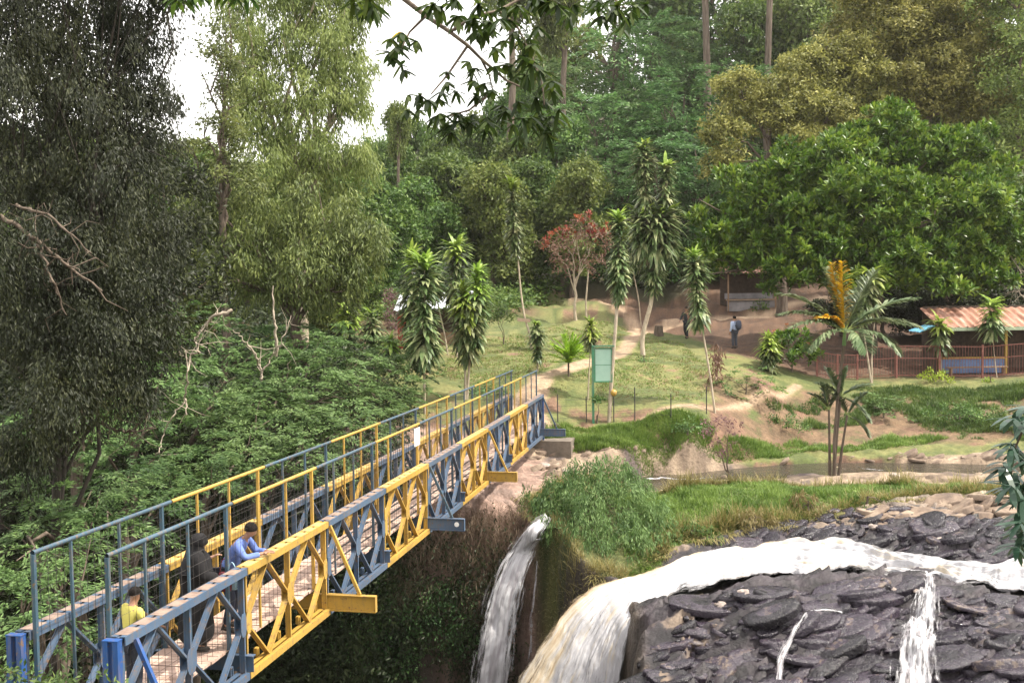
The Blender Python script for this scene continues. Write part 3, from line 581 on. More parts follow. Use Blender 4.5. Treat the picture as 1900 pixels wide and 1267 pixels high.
# deck: stringers and cross planks
mb = MB()
for uu in (.30, .52, .78, 1.0): channel(mb, -.1, 9 * PL + .1, uu, uu + .05, .3405, .42)
mb.build('stringer', M['wire'], bridge)
M['plank'] = surf('worn_deck_boards', [(.3, (.26, .17, .13)), (.5, (.44, .31, .25)), (.7, (.60, .46, .38))], 3.5, .85, stretch=(.7, 4, 1), bump=.5)
s = -.15; k = 0
mb = MB()
while s < 9 * PL + .2:
    wd = .19 + .03 * rng.random(); j = rng.normal(0, .004); a0 = .24 + rng.normal(0, .01); a1 = 1.13 + rng.normal(0, .012)
    V = [B(s + ds, u_, h) for ds in (0, wd) for u_, h in ((a0, .421), (a1, .421), (a1, .46 + j), (a0, .46 - j))]
    mb.add(V, [[0,1,2,3],[7,6,5,4],[0,4,5,1],[1,5,6,2],[2,6,7,3],[3,7,4,0]])
    s += wd + .012 + (.03 if k % 3 == 0 else 0); k += 1
mb.build('deck_planks', M['plank'], bridge)
# railings: post and top rail pieces per panel, wire mesh
HR = 2.42
for u, side in ((.215, 0), (1.115, 1)):
    for i in range(9):
        mt = M['rail_blue'] if i % 2 == 0 else M['yellow']
        if side == 0 and i in (1,): mt = M['yellow']
        mb = MB(); s0 = i * PL + (.02 if i else .05); s1 = (i + 1) * PL - .002
        mb.tube([B(s0, u, HR), B((s0 + s1) / 2, u, HR), B(s1, u, HR)], .027, 8); mb.build('top_rail', mt, bridge, True)
        for k, off in enumerate((.06, .75, 1.76, 2.80)):
            if k == 0 and i: continue
            s = i * PL + off + (.07 if side == 0 and k else 0); mb = MB(); big = k in (0, 3)
            bb(mb, s, u, .46, s, u, HR - .02, .045 if big else .03, .045 if big else .03); mb.build('rail_post', mt, bridge)
    mb = MB()
    for h in np.arange(.62, HR - .05, .15):
        for i in range(9): mb.tube([B(i * PL + .05, u + .03, h), B((i + .5) * PL, u + .03, h), B((i + 1) * PL + .04, u + .03, h)], .0025, 4, False)
    for s in np.arange(.06, 9 * PL, .15): mb.beam(B(s, u + .034, .5), B(s, u + .034, HR - .03), .004, .004)
    mb.build('rail_mesh', M['wire'], bridge)
M['white'] = surf('white_paint', [(.4, (.75, .75, .73)), (.6, (.85, .85, .83))], 5, .6, bump=0)
p = MB(); channel(p, 3 * PL + 2.55, 3 * PL + 2.95, .17, .182, 1.98, 2.36); p.build('notice_plate', M['white'], bridge)
C.collection.objects['round_tag'].data.materials[0] = M['white']
# abutment blocks
M['conc'] = surf('weathered_concrete', [(.3, (.09, .075, .06)), (.7, (.20, .165, .13))], 3, .9)
mb = MB(); channel(mb, 9 * PL - .1, 9 * PL + 1.3, -1.0, 2.3, -.9, -.11); channel(mb, 9 * PL + .21, 9 * PL + 1.25, .1, 1.3, -.109, .40)
mb.build('abutment', M['conc'], bridge)
mb = MB(); channel(mb, -2.0, .25, -1.0, 2.3, -1.5, -.11); channel(mb, -2.0, -.16, .1, 1.3, -.109, .40); mb.build('abutment', M['conc'], bridge)
# ------------------------------------------------------------------ trees
def clumps(mb, cen, out, rc, n, leafL, leafW, flat=.5, droop=.0, spread=.9, mode='blob', jit=.5):
    """leaves in clumps: cen (k,3), out (k,3) outward direction"""
    k = len(cen); rc = np.broadcast_to(rc, (k,))
    if mode == 'rosette':
        C_ = np.repeat(cen, n, 0); O_ = np.repeat(nrm(out * .5 + [0, 0, .9]), n, 0)
        D = nrm(rng.normal(0, 1, (k * n, 3)) * .75 + O_ * .62); L_ = leafL * rng.uniform(.7, 1.15, k * n)
        mb.leaves(C_ + D * .03 + rng.normal(0, .1, (k * n, 3)) * leafL, D, O_ + rng.normal(0, .2, (k * n, 3)), L_, leafW * rng.uniform(.8, 1.2, k * n), mid=.6); return
    d = nrm(rng.normal(0, 1, (k * n, 3))) * (rng.random((k * n, 1)) ** .45); r = np.repeat(rc, n)[:, None]
    O_ = np.repeat(nrm(out), n, 0)
    if mode == 'spray':                # flat fronds: positions in a tilted disc, leaves radial
        T = nrm(np.cross(O_, [0, 0, 1.]) + 1e-6); ax = nrm(O_ * [1, 1, .25] + [0, 0, -.12])
        a = rng.random(k * n) ** .7; b_ = rng.normal(0, .22, k * n) * (1.15 - a)
        P = np.repeat(cen, n, 0) + ax * (a[:, None] * r * 1.5) + T * (b_[:, None] * r) * 1.6 + np.c_[np.zeros((k * n, 2)), rng.normal(0, flat * .1, k * n) - droop * a ** 2] * r
        D = nrm(ax + T * np.sign(b_)[:, None] * rng.uniform(.2, 1.2, (k * n, 1)) + rng.normal(0, .25, (k * n, 3)) - [0, 0, droop * .5])
        mb.leaves(P, D, np.array([0, 0, 1.]) + O_ * .3 + rng.normal(0, .3, (k * n, 3)), leafL * rng.uniform(.6, 1.2, k * n), leafW * rng.uniform(.7, 1.2, k * n)); return
    if mode == 'hang':
        P = np.repeat(cen, n, 0) + d * r * [1, 1, 1.3]; D = nrm(rng.normal(0, .35, (k * n, 3)) + [0, 0, -1] + O_ * .35)
        mb.leaves(P, D, O_ + rng.normal(0, .6, (k * n, 3)), leafL * rng.uniform(.5, 1.3, k * n), leafW * rng.uniform(.7, 1.2, k * n)); return
    P = np.repeat(cen, n, 0) + d * r * [1, 1, flat * 1.3]
    Nn = nrm(O_ * .4 + d * .6 + [0, 0, .5] + rng.normal(0, jit, (k * n, 3)))
    D = nrm(np.cross(Nn, rng.normal(0, 1, (k * n, 3))) + d * .6 - [0, 0, droop])
    mb.leaves(P, D, Nn, leafL * rng.uniform(.6, 1.25, k * n), leafW * rng.uniform(.7, 1.2, k * n))
def sublobes(lobes, m, k=.36):
    out = []
    for c, r in lobes:
        r = np.broadcast_to(np.asarray(r, float), (3,)); d = nrm(rng.normal(0, 1, (m, 3)) + [0, 0, .25])
        for v in d: f_ = rng.uniform(.62, .95); out.append((c + v * r * f_, r * k * rng.uniform(.75, 1.3) * [1, 1, .9]))
        out.append((c, r * .62))
    return out
def shell(lobes, dens, inner=.35, up=.35, lump=.22, sub=0):
    if sub: lobes = sublobes(lobes, sub)
    """clump centres over a set of ellipsoid lobes; dens = clumps per m2"""
    cs = []; os_ = []
    for c, r in lobes:
        r = np.broadcast_to(np.asarray(r, float), (3,)); area = 4 * math.pi * (r[0] * r[1] * r[2]) ** (2 / 3); k = max(6, int(area * dens))
        d = nrm(rng.normal(0, 1, (k, 3))); d = d[(d[:, 2] > -.55) | (rng.random(k) < up)]
        k = len(d); a = rng.random(k); rad = np.where(a < inner, rng.uniform(.35, .85, k), rng.uniform(.86, 1.08, k))
        rad = rad * (1 + lump * np.sin(d[:, 0] * 5.1 + c[0]) * np.cos(d[:, 1] * 4.7 + c[2]) + lump * .6 * np.sin(d[:, 2] * 7 + d[:, 0] * 3))
        P = c + d * rad[:, None] * r; keep = np.ones(k, bool)
        for c2, r2 in lobes:
            if c2 is c: continue
            keep &= (np.linalg.norm((P - c2) / r2, axis=1) > .72)
        cs.append(P[keep]); os_.append(d[keep])
    return np.concatenate(cs), np.concatenate(os_)
def limbs(mb, base, fork, tips, r0, sides=7):
    base = np.array(base, float); fork = np.array(fork, float); n = 7
    P = base + (fork - base) * np.linspace(0, 1, n)[:, None]; P[1:-1] += rng.normal(0, r0 * .35, (n - 2, 3)) * [1, 1, .2]
    R = np.linspace(1.15, .72, n) * r0; R[0] *= 1.35; mb.tube(P, R, sides, False)
    for tp in tips:
        tp = np.array(tp, float); t0 = rng.uniform(.75, 1); st = base + (fork - base) * t0; t = np.linspace(0, 1, 7)[:, None]
        Q = st + (tp - st) * t; Q[:, 2] += (np.sin(t * math.pi) * .10 * np.linalg.norm(tp - st))[:, 0]; Q[1:-1] += rng.normal(0, .03 * np.linalg.norm(tp - st), (5, 3))
        mb.tube(Q, np.linspace(.5, .10, 7) * r0, 5, False)
        for _ in range(3):
            j = rng.integers(2, 6); e = Q[j] + (tp - st) * .22 + rng.normal(0, .09 * np.linalg.norm(tp - st), 3)
            mb.tube([Q[j], (Q[j] + e) / 2 + rng.normal(0, .05, 3), e], [.22 * r0, .13 * r0, .04 * r0], 4, False)
def make_tree(name, loc, lobes, fork, mode, leaf, label, cat='tree', r0=.25, dens=1.2, rc=.5, n=30, lL=.3, lW=.12, flat=.5, droop=0, group=None, bark='bark', inner=.35, lump=.22, tips=None, up=.35, base=None, sub=0):
    """lobes in local coords relative to loc"""
    root = empty(name, loc, label, cat, group)
    tb = MB(); limbs(tb, base if base is not None else (0, 0, -.4), fork, tips if tips is not None else [c for c, r in lobes], r0); tb.build('trunk', M[bark], root, True)
    cb = MB(); cs, os_ = shell(lobes, dens, inner, up, lump, sub); clumps(cb, cs, os_, rc * rng.uniform(.7, 1.25, len(cs)), n, lL, lW, flat, droop, mode=mode)
    cb.build('crown', L[leaf], root)
    return root
# --- forest prototypes (unit: 10 m tall trees), then copied
def rand_lobes(nl, R, H, h0, flat=.8):
    out = []
    for i in range(nl):
        a = rng.random() * 6.28; rr = R * rng.random() ** .6 * .75; z = rng.uniform(h0, H * .86) ; sh = 1 - abs(z - (h0 + H) * .5) / (H - h0) * .7
        out.append((np.array([math.cos(a) * rr * sh, math.sin(a) * rr * sh, z]), np.array([1, 1, flat]) * rng.uniform(.26, .42) * R * 1.35))
    out.append((np.array([0, 0, H * .84]), np.array([1, 1, .9]) * R * .42)); return out
protos = {}
def proto(key, mode, R, H, h0, nl, dens, rc, n, lL, lW, flat=.5, droop=0, lflat=.8, fork=.45):
    lob = rand_lobes(nl, R, H, h0, lflat); tb = MB(); limbs(tb, (0, 0, -1.5), (rng.normal(0, .3), rng.normal(0, .3), H * fork), [c for c, r in lob], .26)
    cb = MB(); cs, os_ = shell(lob, dens, sub=9 if mode == 'blob' else 0, inner=.2); clumps(cb, cs, os_, rc * rng.uniform(.7, 1.25, len(cs)), n, lL, lW, flat, droop, mode=mode)
    protos[key] = (tb.mesh('trunk', M['bark'], True), cb.mesh('crown', L['forest']))
for v in range(3): proto('broad%d' % v, 'blob', 3.6, 10, 2.2, 12, 1.9, .60, 26, .36, .19)
for v in range(3): proto('layer%d' % v, 'spray', 3.8, 10, 2.4, 12, 1.3, 1.0, 36, .38, .13, .5, .25, .55)
for v in range(2): proto('slim%d' % v, 'blob', 2.2, 14, 8.5, 8, 1.0, .6, 24, .34, .15, fork=.8)
def place(key, leaf, x, y, H, label, name='forest_tree', cat='tree', group='trees of the hillside forest', wide=1.0, rz=None, dz=0):
    tm, cm = protos[key]; h0 = 14. if key.startswith('slim') else 10.
    root = empty(name, (x, y, ground_z(x, y) + dz), label, cat, group, rng.random() * 6.28 if rz is None else rz, (H / h0 * wide, H / h0 * wide, H / h0))
    a = bpy.data.objects.new('trunk', tm); b_ = bpy.data.objects.new('crown', cm)
    for o in (a, b_): COL.objects.link(o); o.parent = root
    b_.material_slots[0].link = 'OBJECT'; b_.material_slots[0].material = L[leaf]
    return root
ordn = ['first','second','third','fourth','fifth','sixth','seventh','eighth','ninth','tenth','eleventh','twelfth','thirteenth','fourteenth','fifteenth','sixteenth','seventeenth','eighteenth','nineteenth','twentieth']
desc = {'forest': 'leafy green', 'forest_warm': 'olive green', 'fern': 'layered bright green', 'fern_dark': 'layered dark green'}
def row(rowname, items):
    # items: (px centre, py top, Y, kind, leaf, wide)
    items = sorted(items); 
    for k, (px, py, Y, key, leaf, wide) in enumerate(items):
        p = at(px, py, Y); g = ground_z(p[0], p[1]); H = p[2] - g
        place(key, leaf, p[0], p[1], H, f'{desc[leaf]} tree, {ordn[k]} from the left in the {rowname} of the hillside forest', wide=wide)
row('front row', [(775,330,80,'broad0','forest',.95),(850,285,84,'broad1','forest',.9),(915,300,80,'broad2','forest_warm',.9),(985,290,84,'broad0','forest',.9),(1060,300,82,'broad1','forest_warm',.85),
                  (1130,270,88,'layer0','fern_dark',.9),(1210,250,86,'layer1','fern_dark',.95),(1290,235,88,'layer2','fern_dark',.9)])
row('second row', [(730,250,98,'broad2','forest',.7),(800,262,100,'broad1','forest',.75),(890,228,98,'broad0','forest',.75),(960,240,99,'broad2','forest_warm',.8),(1030,215,98,'broad1','forest',.75),
                   (1100,170,100,'layer1','fern',.8),(1185,140,102,'layer0','fern_dark',.8),(1270,120,100,'layer2','fern_dark',.8),(1350,110,100,'layer1','fern_dark',.8)])
row('third row', [(1060,70,118,'layer0','fern',.7),(1005,100,112,'layer1','fern',.6),(950,170,110,'broad1','forest',.55),(890,205,112,'broad0','forest_warm',.6),(820,225,112,'broad2','forest',.6),(745,215,112,'broad1','forest',.6),(690,255,108,'broad0','forest',.6),(1030,30,125,'broad2','forest_warm',.6),(1140,25,118,'layer2','fern',.75),(1225,20,122,'layer1','fern_dark',.75),(1310,10,122,'layer0','fern_dark',.8),(1400,0,122,'broad2','forest',.8),(1500,-20,122,'broad1','forest_warm',.8),(1760,60,100,'broad0','forest_warm',1.0),(1860,90,96,'broad2','forest_warm',1.0),(1620,20,108,'broad1','forest_warm',1.0),(1000,255,116,'broad2','forest',.7)])
row('top row', [(1130,-120,150,'layer1','fern_dark',.8),(1240,-130,150,'broad2','forest',.8),(1350,-140,150,'layer0','fern_dark',.8),(1460,-140,150,'broad1','forest',.8),(1580,-150,150,'broad0','forest',.8),(1700,-150,150,'broad2','forest_warm',.8),(1820,-150,150,'broad1','forest',.8),(1950,-150,150,'broad0','forest',.8)])
row('left wood', [(20,240,60,'broad0','forest_warm',1.1),(120,250,58,'broad1','forest_warm',1.1),(220,265,60,'broad2','forest',1.1),(300,270,62,'broad1','forest',1.0),(370,262,64,'broad0','forest_warm',1.0),(450,300,66,'broad2','forest_warm',1.0),(540,300,66,'broad1','forest',1.0),(630,310,68,'broad0','forest',1.0),(700,330,72,'broad2','forest',.9),
                  (60,300,48,'broad2','forest_warm',1.1),(170,330,47,'broad0','forest',1.1),(270,340,48,'broad1','forest_warm',1.1),(660,430,62,'broad1','forest',1.0),(590,470,54,'broad2','forest_warm',1.0)])
# gum-like tall trunks above the forest, with bare pale stems
for k, (px, py, pb, Y, lab) in enumerate([(735,150,440,92,'tall thin bare-stemmed tree standing before the sky gap, small ragged top'),
        (1425,-260,130,112,'tall pale bare trunk at the top edge, left of the olive tree'),
        (1315,-280,140,114,'tall pale bare trunk rising above the hillside forest'), (945,-160,190,104,'tall grey trunk against the sky behind the overhanging branch'), (1035,-120,150,108,'tall brownish tree at the top edge beside the sky gap')]):
    p = at(px, py, Y); g = ground_z(p[0], p[1]); o = place('slim%d' % (k % 2), 'forest_warm', p[0], p[1], p[2] - g, lab, 'tall_tree', group='tall bare-stemmed trees', wide=.62 if k else .45)
# forked pale stem beside
# --- olive flushing trees at upper right
def lob(px, py, Y, rpx, fl=.85, dy=1.0):
    c = at(px, py, Y); r = rpx * Y / F; return c, np.array([r, r * dy, r * fl])
def pixtree(name, basepx, Yb, pl, leaf, label, mode='blob', r0=.3, **kw):
    x = (basepx - 950) / F * Yb; g = ground_z(x, Yb); loc = np.array([x, Yb, g]); lobes = [(c - loc, r) for c, r in (lob(*q) for q in pl)]
    mz = min(c[2] - r[2] for c, r in lobes); cx = np.mean([c[0] for c, r in lobes]); cyy = np.mean([c[1] for c, r in lobes])
    fz = max(1.0, mz + .3 * (np.mean([c[2] for c, r in lobes]) - mz)); return make_tree(name, loc, lobes, (cx * .5, cyy * .5, fz), mode, leaf, label, r0=r0, **kw)
pixtree('olive_tree', 1450, 72, [(1400,215,72,70),(1470,150,73,75),(1540,105,74,70),(1370,175,71,45),(1350,250,70,45),(1600,190,74,85),(1500,260,72,80),(1340,300,70,40)], 'olive', 'yellow-olive flushing tree left of the dome tree top, reaching down to its left shoulder', dens=2.2, rc=.5, n=34, lL=.30, lW=.13, r0=.3, lump=.2, sub=9)
pixtree('olive_tree', 1680, 76, [(1620,60,76,90),(1720,50,77,90),(1800,110,76,90),(1700,150,75,90),(1580,120,75,60),(1640,-30,78,90),(1780,-40,78,100),(1800,200,74,70)], 'olive', 'large yellow-olive tree filling the top of the slope above the dome tree', dens=2.2, rc=.5, n=32, lL=.30, lW=.14, r0=.35, lump=.2, sub=9)
pixtree('dark_tree', 1900, 73, [(1890,120,73,90),(1900,260,72,90),(1860,-20,75,100),(1930,380,70,80),(1960,20,74,120),(1880,440,68,60),(1980,220,71,100)], 'forest_warm', 'brownish dark tree at the right edge behind the dome tree', dens=1.6, rc=.7, n=28, lL=.32, lW=.14, r0=.35, lump=.3)
pixtree('dome_tree', 1620, 60, [(1640,285,60,75,.8),(1550,300,59,70,.8),(1720,300,61,75,.8),(1800,300,61,70,.85),(1410,370,58,85,.75),(1480,330,59,75,.8),(1600,390,57,110,.75),(1730,400,58,110,.75),(1830,400,60,70,.9),
         (1350,420,58,60,.8),(1480,440,57,85,.6),(1620,470,57,90,.55),(1760,480,58,90,.55),(1650,230,61,50,.8),(1390,470,58,70,.5),(1330,480,57,50,.6),(1480,505,56,70,.5),(1600,520,56,70,.45),(1720,525,56,80,.45),(1830,510,57,60,.5),(1860,450,59,60,.8)], 'dome', 'broad domed tree with glossy bright leaves above the huts',
         mode='rosette', dens=3.4, n=15, lL=.44, lW=.15, r0=.5, inner=.1, lump=.1, up=.4, sub=11)
# --- left: tall yellow-green tree, its darker neighbours and low boughs
pixtree('tall_pine', 560, 50, [(520,60,50,75,1.2),(590,110,50,80,1.2),(480,150,49,60,1.2),(640,200,50,55,1.3),(540,220,49,80,1.1),(600,30,51,80,1.1),(600,300,49,80,1.1),(500,320,48,75),(660,300,49,45,1.2),(560,-60,51,90),(655,60,51,50,1.3),(650,140,51,50,1.3),(665,-20,51,60,1.2),(600,400,49,70),(470,240,49,60,1.2),(455,70,49,50,1.2),(450,170,49,40,1.2),(440,20,50,50,1)], 'pine',
        'tall pale yellow-green feathery tree in the sunlight left of the sky gap', mode='hang', sub=7, dens=2.7, rc=.42, n=36, lL=.30, lW=.065, r0=.28, inner=.4, lump=.3, bark='palebark')
pixtree('leaning_tree', 418, 42, [(412,60,42,34,1),(420,120,42,30,1.4),(418,180,42,30,1.6),(425,250,42,34,1.2),(400,90,42,30,1),(430,330,42,50,1),(385,230,42,20,.6),(350,270,42,35,.5)], 'pinelow', 'slim dark leaning tree against the white sky left of the tall yellow-green tree', dens=5, rc=.35, n=26, lL=.2, lW=.075, r0=.16)
pixtree('bushy_tree', 560, 44, [(450,400,44,70),(540,410,44,80),(620,420,44,80),(660,470,43,55),(500,480,43,75,.7),(590,500,43,75,.6),(420,470,42,60),(380,380,42,60),(690,440,44,40),(460,540,43,60,.7),(560,560,43,60,.6),(640,540,43,60,.7),(400,520,42,60,.7)], 'pinelow', 'mid green boughs of a spreading tree below the tall yellow-green tree', mode='hang', sub=7, dens=2.6, rc=.38, n=32, lL=.26, lW=.075, r0=.25, lump=.3)
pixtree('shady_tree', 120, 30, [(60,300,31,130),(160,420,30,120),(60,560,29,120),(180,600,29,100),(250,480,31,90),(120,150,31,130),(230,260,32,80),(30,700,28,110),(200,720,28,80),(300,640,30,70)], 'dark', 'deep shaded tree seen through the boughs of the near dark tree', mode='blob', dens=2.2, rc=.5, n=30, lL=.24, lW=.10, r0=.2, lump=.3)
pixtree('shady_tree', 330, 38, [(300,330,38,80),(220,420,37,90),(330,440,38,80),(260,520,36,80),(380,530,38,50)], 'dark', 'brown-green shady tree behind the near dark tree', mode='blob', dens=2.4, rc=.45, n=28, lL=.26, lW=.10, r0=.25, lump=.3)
# near dark tree filling the left edge; unseen upper lobes added to shade it
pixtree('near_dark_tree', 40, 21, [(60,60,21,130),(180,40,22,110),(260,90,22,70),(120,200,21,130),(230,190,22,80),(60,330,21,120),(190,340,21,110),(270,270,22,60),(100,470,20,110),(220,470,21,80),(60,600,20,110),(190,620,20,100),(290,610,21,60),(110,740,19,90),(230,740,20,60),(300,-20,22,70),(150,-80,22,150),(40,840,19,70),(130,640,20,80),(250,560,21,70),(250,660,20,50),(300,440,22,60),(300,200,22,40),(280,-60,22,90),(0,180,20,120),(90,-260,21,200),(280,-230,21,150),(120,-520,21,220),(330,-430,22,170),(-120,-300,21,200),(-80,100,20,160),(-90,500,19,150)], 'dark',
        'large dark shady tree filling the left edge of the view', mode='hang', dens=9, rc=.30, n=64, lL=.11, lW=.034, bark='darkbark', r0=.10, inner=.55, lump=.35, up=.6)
# --- feathery trees climbing out of the gorge left of the bridge
FE = [(150,930,21,[(60,960,21,80,.5),(170,930,22,80,.5),(110,1010,19,90,.45),(30,1060,17,80,.5)],'feathery bright tree nearest the bridge start at lower left'),
      (60,1100,16,[(40,1120,15.5,110,.4),(150,1110,16,90,.4),(100,1190,14.5,110,.4)],'feathery tree under the first blue bridge panel'),
      (260,960,24,[(240,900,24,80,.5),(330,890,25,80,.5),(290,960,22,70,.45),(200,990,20,60,.4)],'dark feathery tree behind the first railing posts'),
      (420,850,29,[(400,830,29,80,.5),(470,870,28,80,.45),(400,900,26,80,.45),(500,800,31,70,.5)],'feathery tree behind the bluish middle of the railing'),
      (430,720,36,[(420,720,36,70,.5),(380,780,34,70,.5),(470,770,34,70,.5)],'feathery tree below the bare forked branches'),
      (560,760,36,[(540,700,37,70,.5),(600,690,38,70,.5),(560,780,34,80,.45),(640,760,35,70,.45)],'broad feathery tree in the middle of the green gorge slope'),
      (700,720,40,[(680,690,41,60,.5),(740,700,41,50,.5),(700,760,38,60,.45),(760,740,40,40,.5)],'feathery bright tree at the right end of the gorge slope'),
      (470,850,30,[(580,840,30,70,.45),(650,820,31,60,.45),(540,890,28,60,.4)],'low feathery tree right behind the yellow railing'),
      (300,700,30,[(300,690,30,80,.6),(230,760,28,80,.6),(350,650,33,60,.6),(150,820,26,70,.6)],'tall feathery tree rising under the boughs of the near dark tree'),
      (500,660,44,[(500,660,44,60,.5),(570,650,45,50,.5),(430,660,43,50,.5)],'feathery bush at the top of the gorge slope under the forest')]
for k, (bx, by, Y, pl, lab) in enumerate(FE):
    pl = [(q[0], q[1] - 20, q[2], q[3] * 1.08, q[4] * 1.45) for q in pl]
    pixtree('feathery_tree', bx * .8 - 20, Y, pl, 'fern' if k not in (2,) else 'fern_dark', lab + ', layered fern-like leaves', mode='spray', dens=3.6 * (30 / Y), rc=.46 * (Y / 30) ** .6, n=60, lL=.17 * (Y / 30) ** .7, lW=.055 * (Y / 30) ** .7, droop=.35, r0=.11, group='feathery trees on the gorge slope', inner=.3, up=.2)
# near hedge bottom left
pixtree('hedge_bush', 90, 9.0, [(40,1275,9.4,62,.6),(140,1280,9.3,60,.55),(215,1290,9.3,40,.5)], 'cover', 'olive bush at the bottom left corner before the bridge start', mode='blob', dens=14, rc=.14, n=22, lL=.07, lW=.028, r0=.03)
# ------------------------------------------------------------------ terrain lookup
_gx = np.arange(-26, 46, .12); _gy = np.arange(7, 135, .12)
_GX, _GY = np.meshgrid(_gx, _gy, indexing='ij'); _GZ = terrain(_GX, _GY)
def tz(x, y):
    i = np.clip((np.asarray(x, float) + 26) / .12, 0, len(_gx) - 1.01); j = np.clip((np.asarray(y, float) - 7) / .12, 0, len(_gy) - 1.01)
    a = i.astype(int); b_ = j.astype(int); fi = i - a; fj = j - b_
    return (_GZ[a, b_] * (1 - fi) + _GZ[a + 1, b_] * fi) * (1 - fj) + (_GZ[a, b_ + 1] * (1 - fi) + _GZ[a + 1, b_ + 1] * fi) * fj
def hits(px, py, y0=9, y1=130, n=500):
    px = np.atleast_1d(np.asarray(px, float)); py = np.atleast_1d(np.asarray(py, float))
    d = cF[None] + ((px - 950) / F)[:, None] * R2 + ((633.5 - py) / F)[:, None] * U2
    Y = np.geomspace(y0, y1, n)[None]; X = d[:, 0:1] / d[:, 1:2] * Y; Z = CZ + d[:, 2:3] / d[:, 1:2] * Y
    under = Z < tz(X, Y + 0 * X); k = np.argmax(under, 1); k = np.where(under.any(1), k, n - 1)
    r = np.arange(len(px)); return np.stack([X[r, k], Y[0, k], tz(X[r, k], Y[0, k])], 1)
def hit(px, py, **k): return hits([px], [py], **k)[0]
# ------------------------------------------------------------------ strap-leaved corn plants
def drac(label, base, stems, heads, r0=.05, young=.25, group='tall strap-leaved plants on the lawn', dens=1.0, leaf='drac', name='corn_plant', Y=None, bark='palebark'):
    """base pixel; stems = pixel polylines starting at the base; heads = (px_top, py_top, px_bot, py_bot, radius_px)"""
    g = hit(*base) if Y is None else at(base[0], base[1], Y); Y = g[1]
    root = empty(name, g, label, 'plant', group)
    for st in stems:
        P = np.array([at(px, py, Y + rng.normal(0, .05)) for px, py in st]) - g; P[0, 2] -= .25 if tuple(st[0]) == tuple(base) else 0
        mb = MB(); n = len(P); t_ = np.linspace(0, n - 1, n * 4); Q = np.stack([np.interp(t_, np.arange(n), P[:, k]) for k in range(3)], 1)
        for _ in range(3): Q[1:-1] = (Q[:-2] + 2 * Q[1:-1] + Q[2:]) / 4
        mb.tube(Q, np.linspace(r0, r0 * .6, len(Q)), 7, False); mb.build('stem', M[bark], root, True)
    for (xt, yt, xb, yb, rp) in heads:
        a = at(xb, yb, Y) - g; b_ = at(xt, yt, Y) - g; r = rp * .88 * Y / F; ax = b_ - a; ln = np.linalg.norm(ax); a = a + ax / ln * r * .35; b_ = b_ - ax / ln * r * .45
        n = int(max(44, 95 * ln / max(r, .3) * dens * 1.0)); t_ = np.sort(rng.random(n)); ang = rng.random(n) * 6.283
        el = np.interp(t_, [0, .25, .8, 1], [-.8, -.2, .15, .75]) + rng.normal(0, .22, n)
        D = np.stack([np.cos(ang) * np.cos(el), np.sin(ang) * np.cos(el), np.sin(el)], 1)
        wob = rng.normal(0, .07, (n, 3)) * r; P = a + (b_ - a) * t_[:, None] + wob
        Lf = r * (1.15 + .25 * np.sin(t_ * 9 + rng.random() * 6)) * rng.uniform(.75, 1.2, n); mb = MB()
        yy = t_ > (1 - young); 
        for sel, k in ((~yy, 0), (yy, 1)):
            mb.mi = k; mb.straps(P[sel], D[sel], Lf[sel], np.clip(Lf[sel] * .20, .05, .18), rng.uniform(.6, 1.5, sel.sum()))
        mb.build('leaf_head', [L[leaf], L['dracy']], root)
    return root
drac('column-shaped plant with cream tip at the left end of the lawn, left of its twin', (762,688), [[(762,688),(761,640),(763,560),(765,500)]], [(762,464,768,655,34)], young=.12)
drac('column-shaped plant with a leafy skirt, right of its twin by the metal roof', (788,770), [[(788,770),(787,700),(787,600),(788,500)]], [(787,468,787,672,40)], young=.12)
drac('leaning bare stem plant crossing the bright metal roof', (832,660), [[(832,660),(826,625),(818,590),(808,540)]], [(802,498,808,560,26)], r0=.045)
drac('tall pale-topped plant rising behind the bushy bright one', (848,662), [[(848,662),(846,600),(846,500)]], [(846,440,846,560,34)])
drac('dense bushy plant with bright yellow-green tops on twin pale stems near the bridge railing', (862,745), [[(862,745),(864,700),(860,640),(858,560)],[(866,744),(869,700),(874,640),(880,560)]], [(860,522,858,640,34),(886,490,882,640,32),(868,545,868,668,36)], young=.35, r0=.055)
drac('small plant with bright rosette top farthest left, at the edge of the gorge bushes', (645,660), [[(645,660),(645,600)]], [(645,560,645,645,36)], young=.45)
drac('small dark plant between two brighter ones, left of the red wall', (694,672), [[(694,672),(692,600)]], [(690,574,693,655,30)], young=.05)
drac('small low plant with a bright crown in front of the red wall', (724,684), [[(724,684),(724,650)]], [(724,618,724,674,26)], young=.4)
drac('slender high plant with a thin column of leaves and a wooden board on its stem', (987,650), [[(987,650),(982,615),(973,590),(966,540),(961,480),(956,400)]], [(948,334,958,480,20)], r0=.06, young=.1)
drac('short plant with drooping leaves standing by the lawn path', (998,690), [[(998,690),(996,640)]], [(995,590,997,668,20)], young=.1)
drac('light leaved thin plant left of the green notice board', (1090,744), [[(1090,744),(1093,690),(1096,640)]], [(1096,588,1096,650,21)], young=.5, r0=.035)
drac('leaning pale pole plant with a long leafy column right of the green notice board', (1129,785), [[(1129,785),(1134,710),(1141,620),(1147,540),(1150,460)]], [(1148,392,1148,562,25)], r0=.085, young=.08)
drac('largest strap-leaved plant with ball-shaped crown on a curved white trunk', (1194,660), [[(1194,660),(1190,632),(1197,600),(1208,565),(1211,530),(1208,480),(1200,400),(1195,320)],[(1208,480),(1228,420),(1236,340)],[(1208,500),(1180,430)]],
     [(1194,258,1196,395,26),(1236,300,1234,395,24),(1214,378,1214,475,55),(1190,385,1192,470,34),(1236,385,1236,470,34),(1212,470,1212,545,26)], r0=.13, young=.06, dens=1.1)
drac('thin dark-stemmed plant leaning behind the white trunk', (1190,606), [[(1190,606),(1186,560),(1176,510),(1166,470)]], [(1160,420,1170,500,22)], r0=.05)
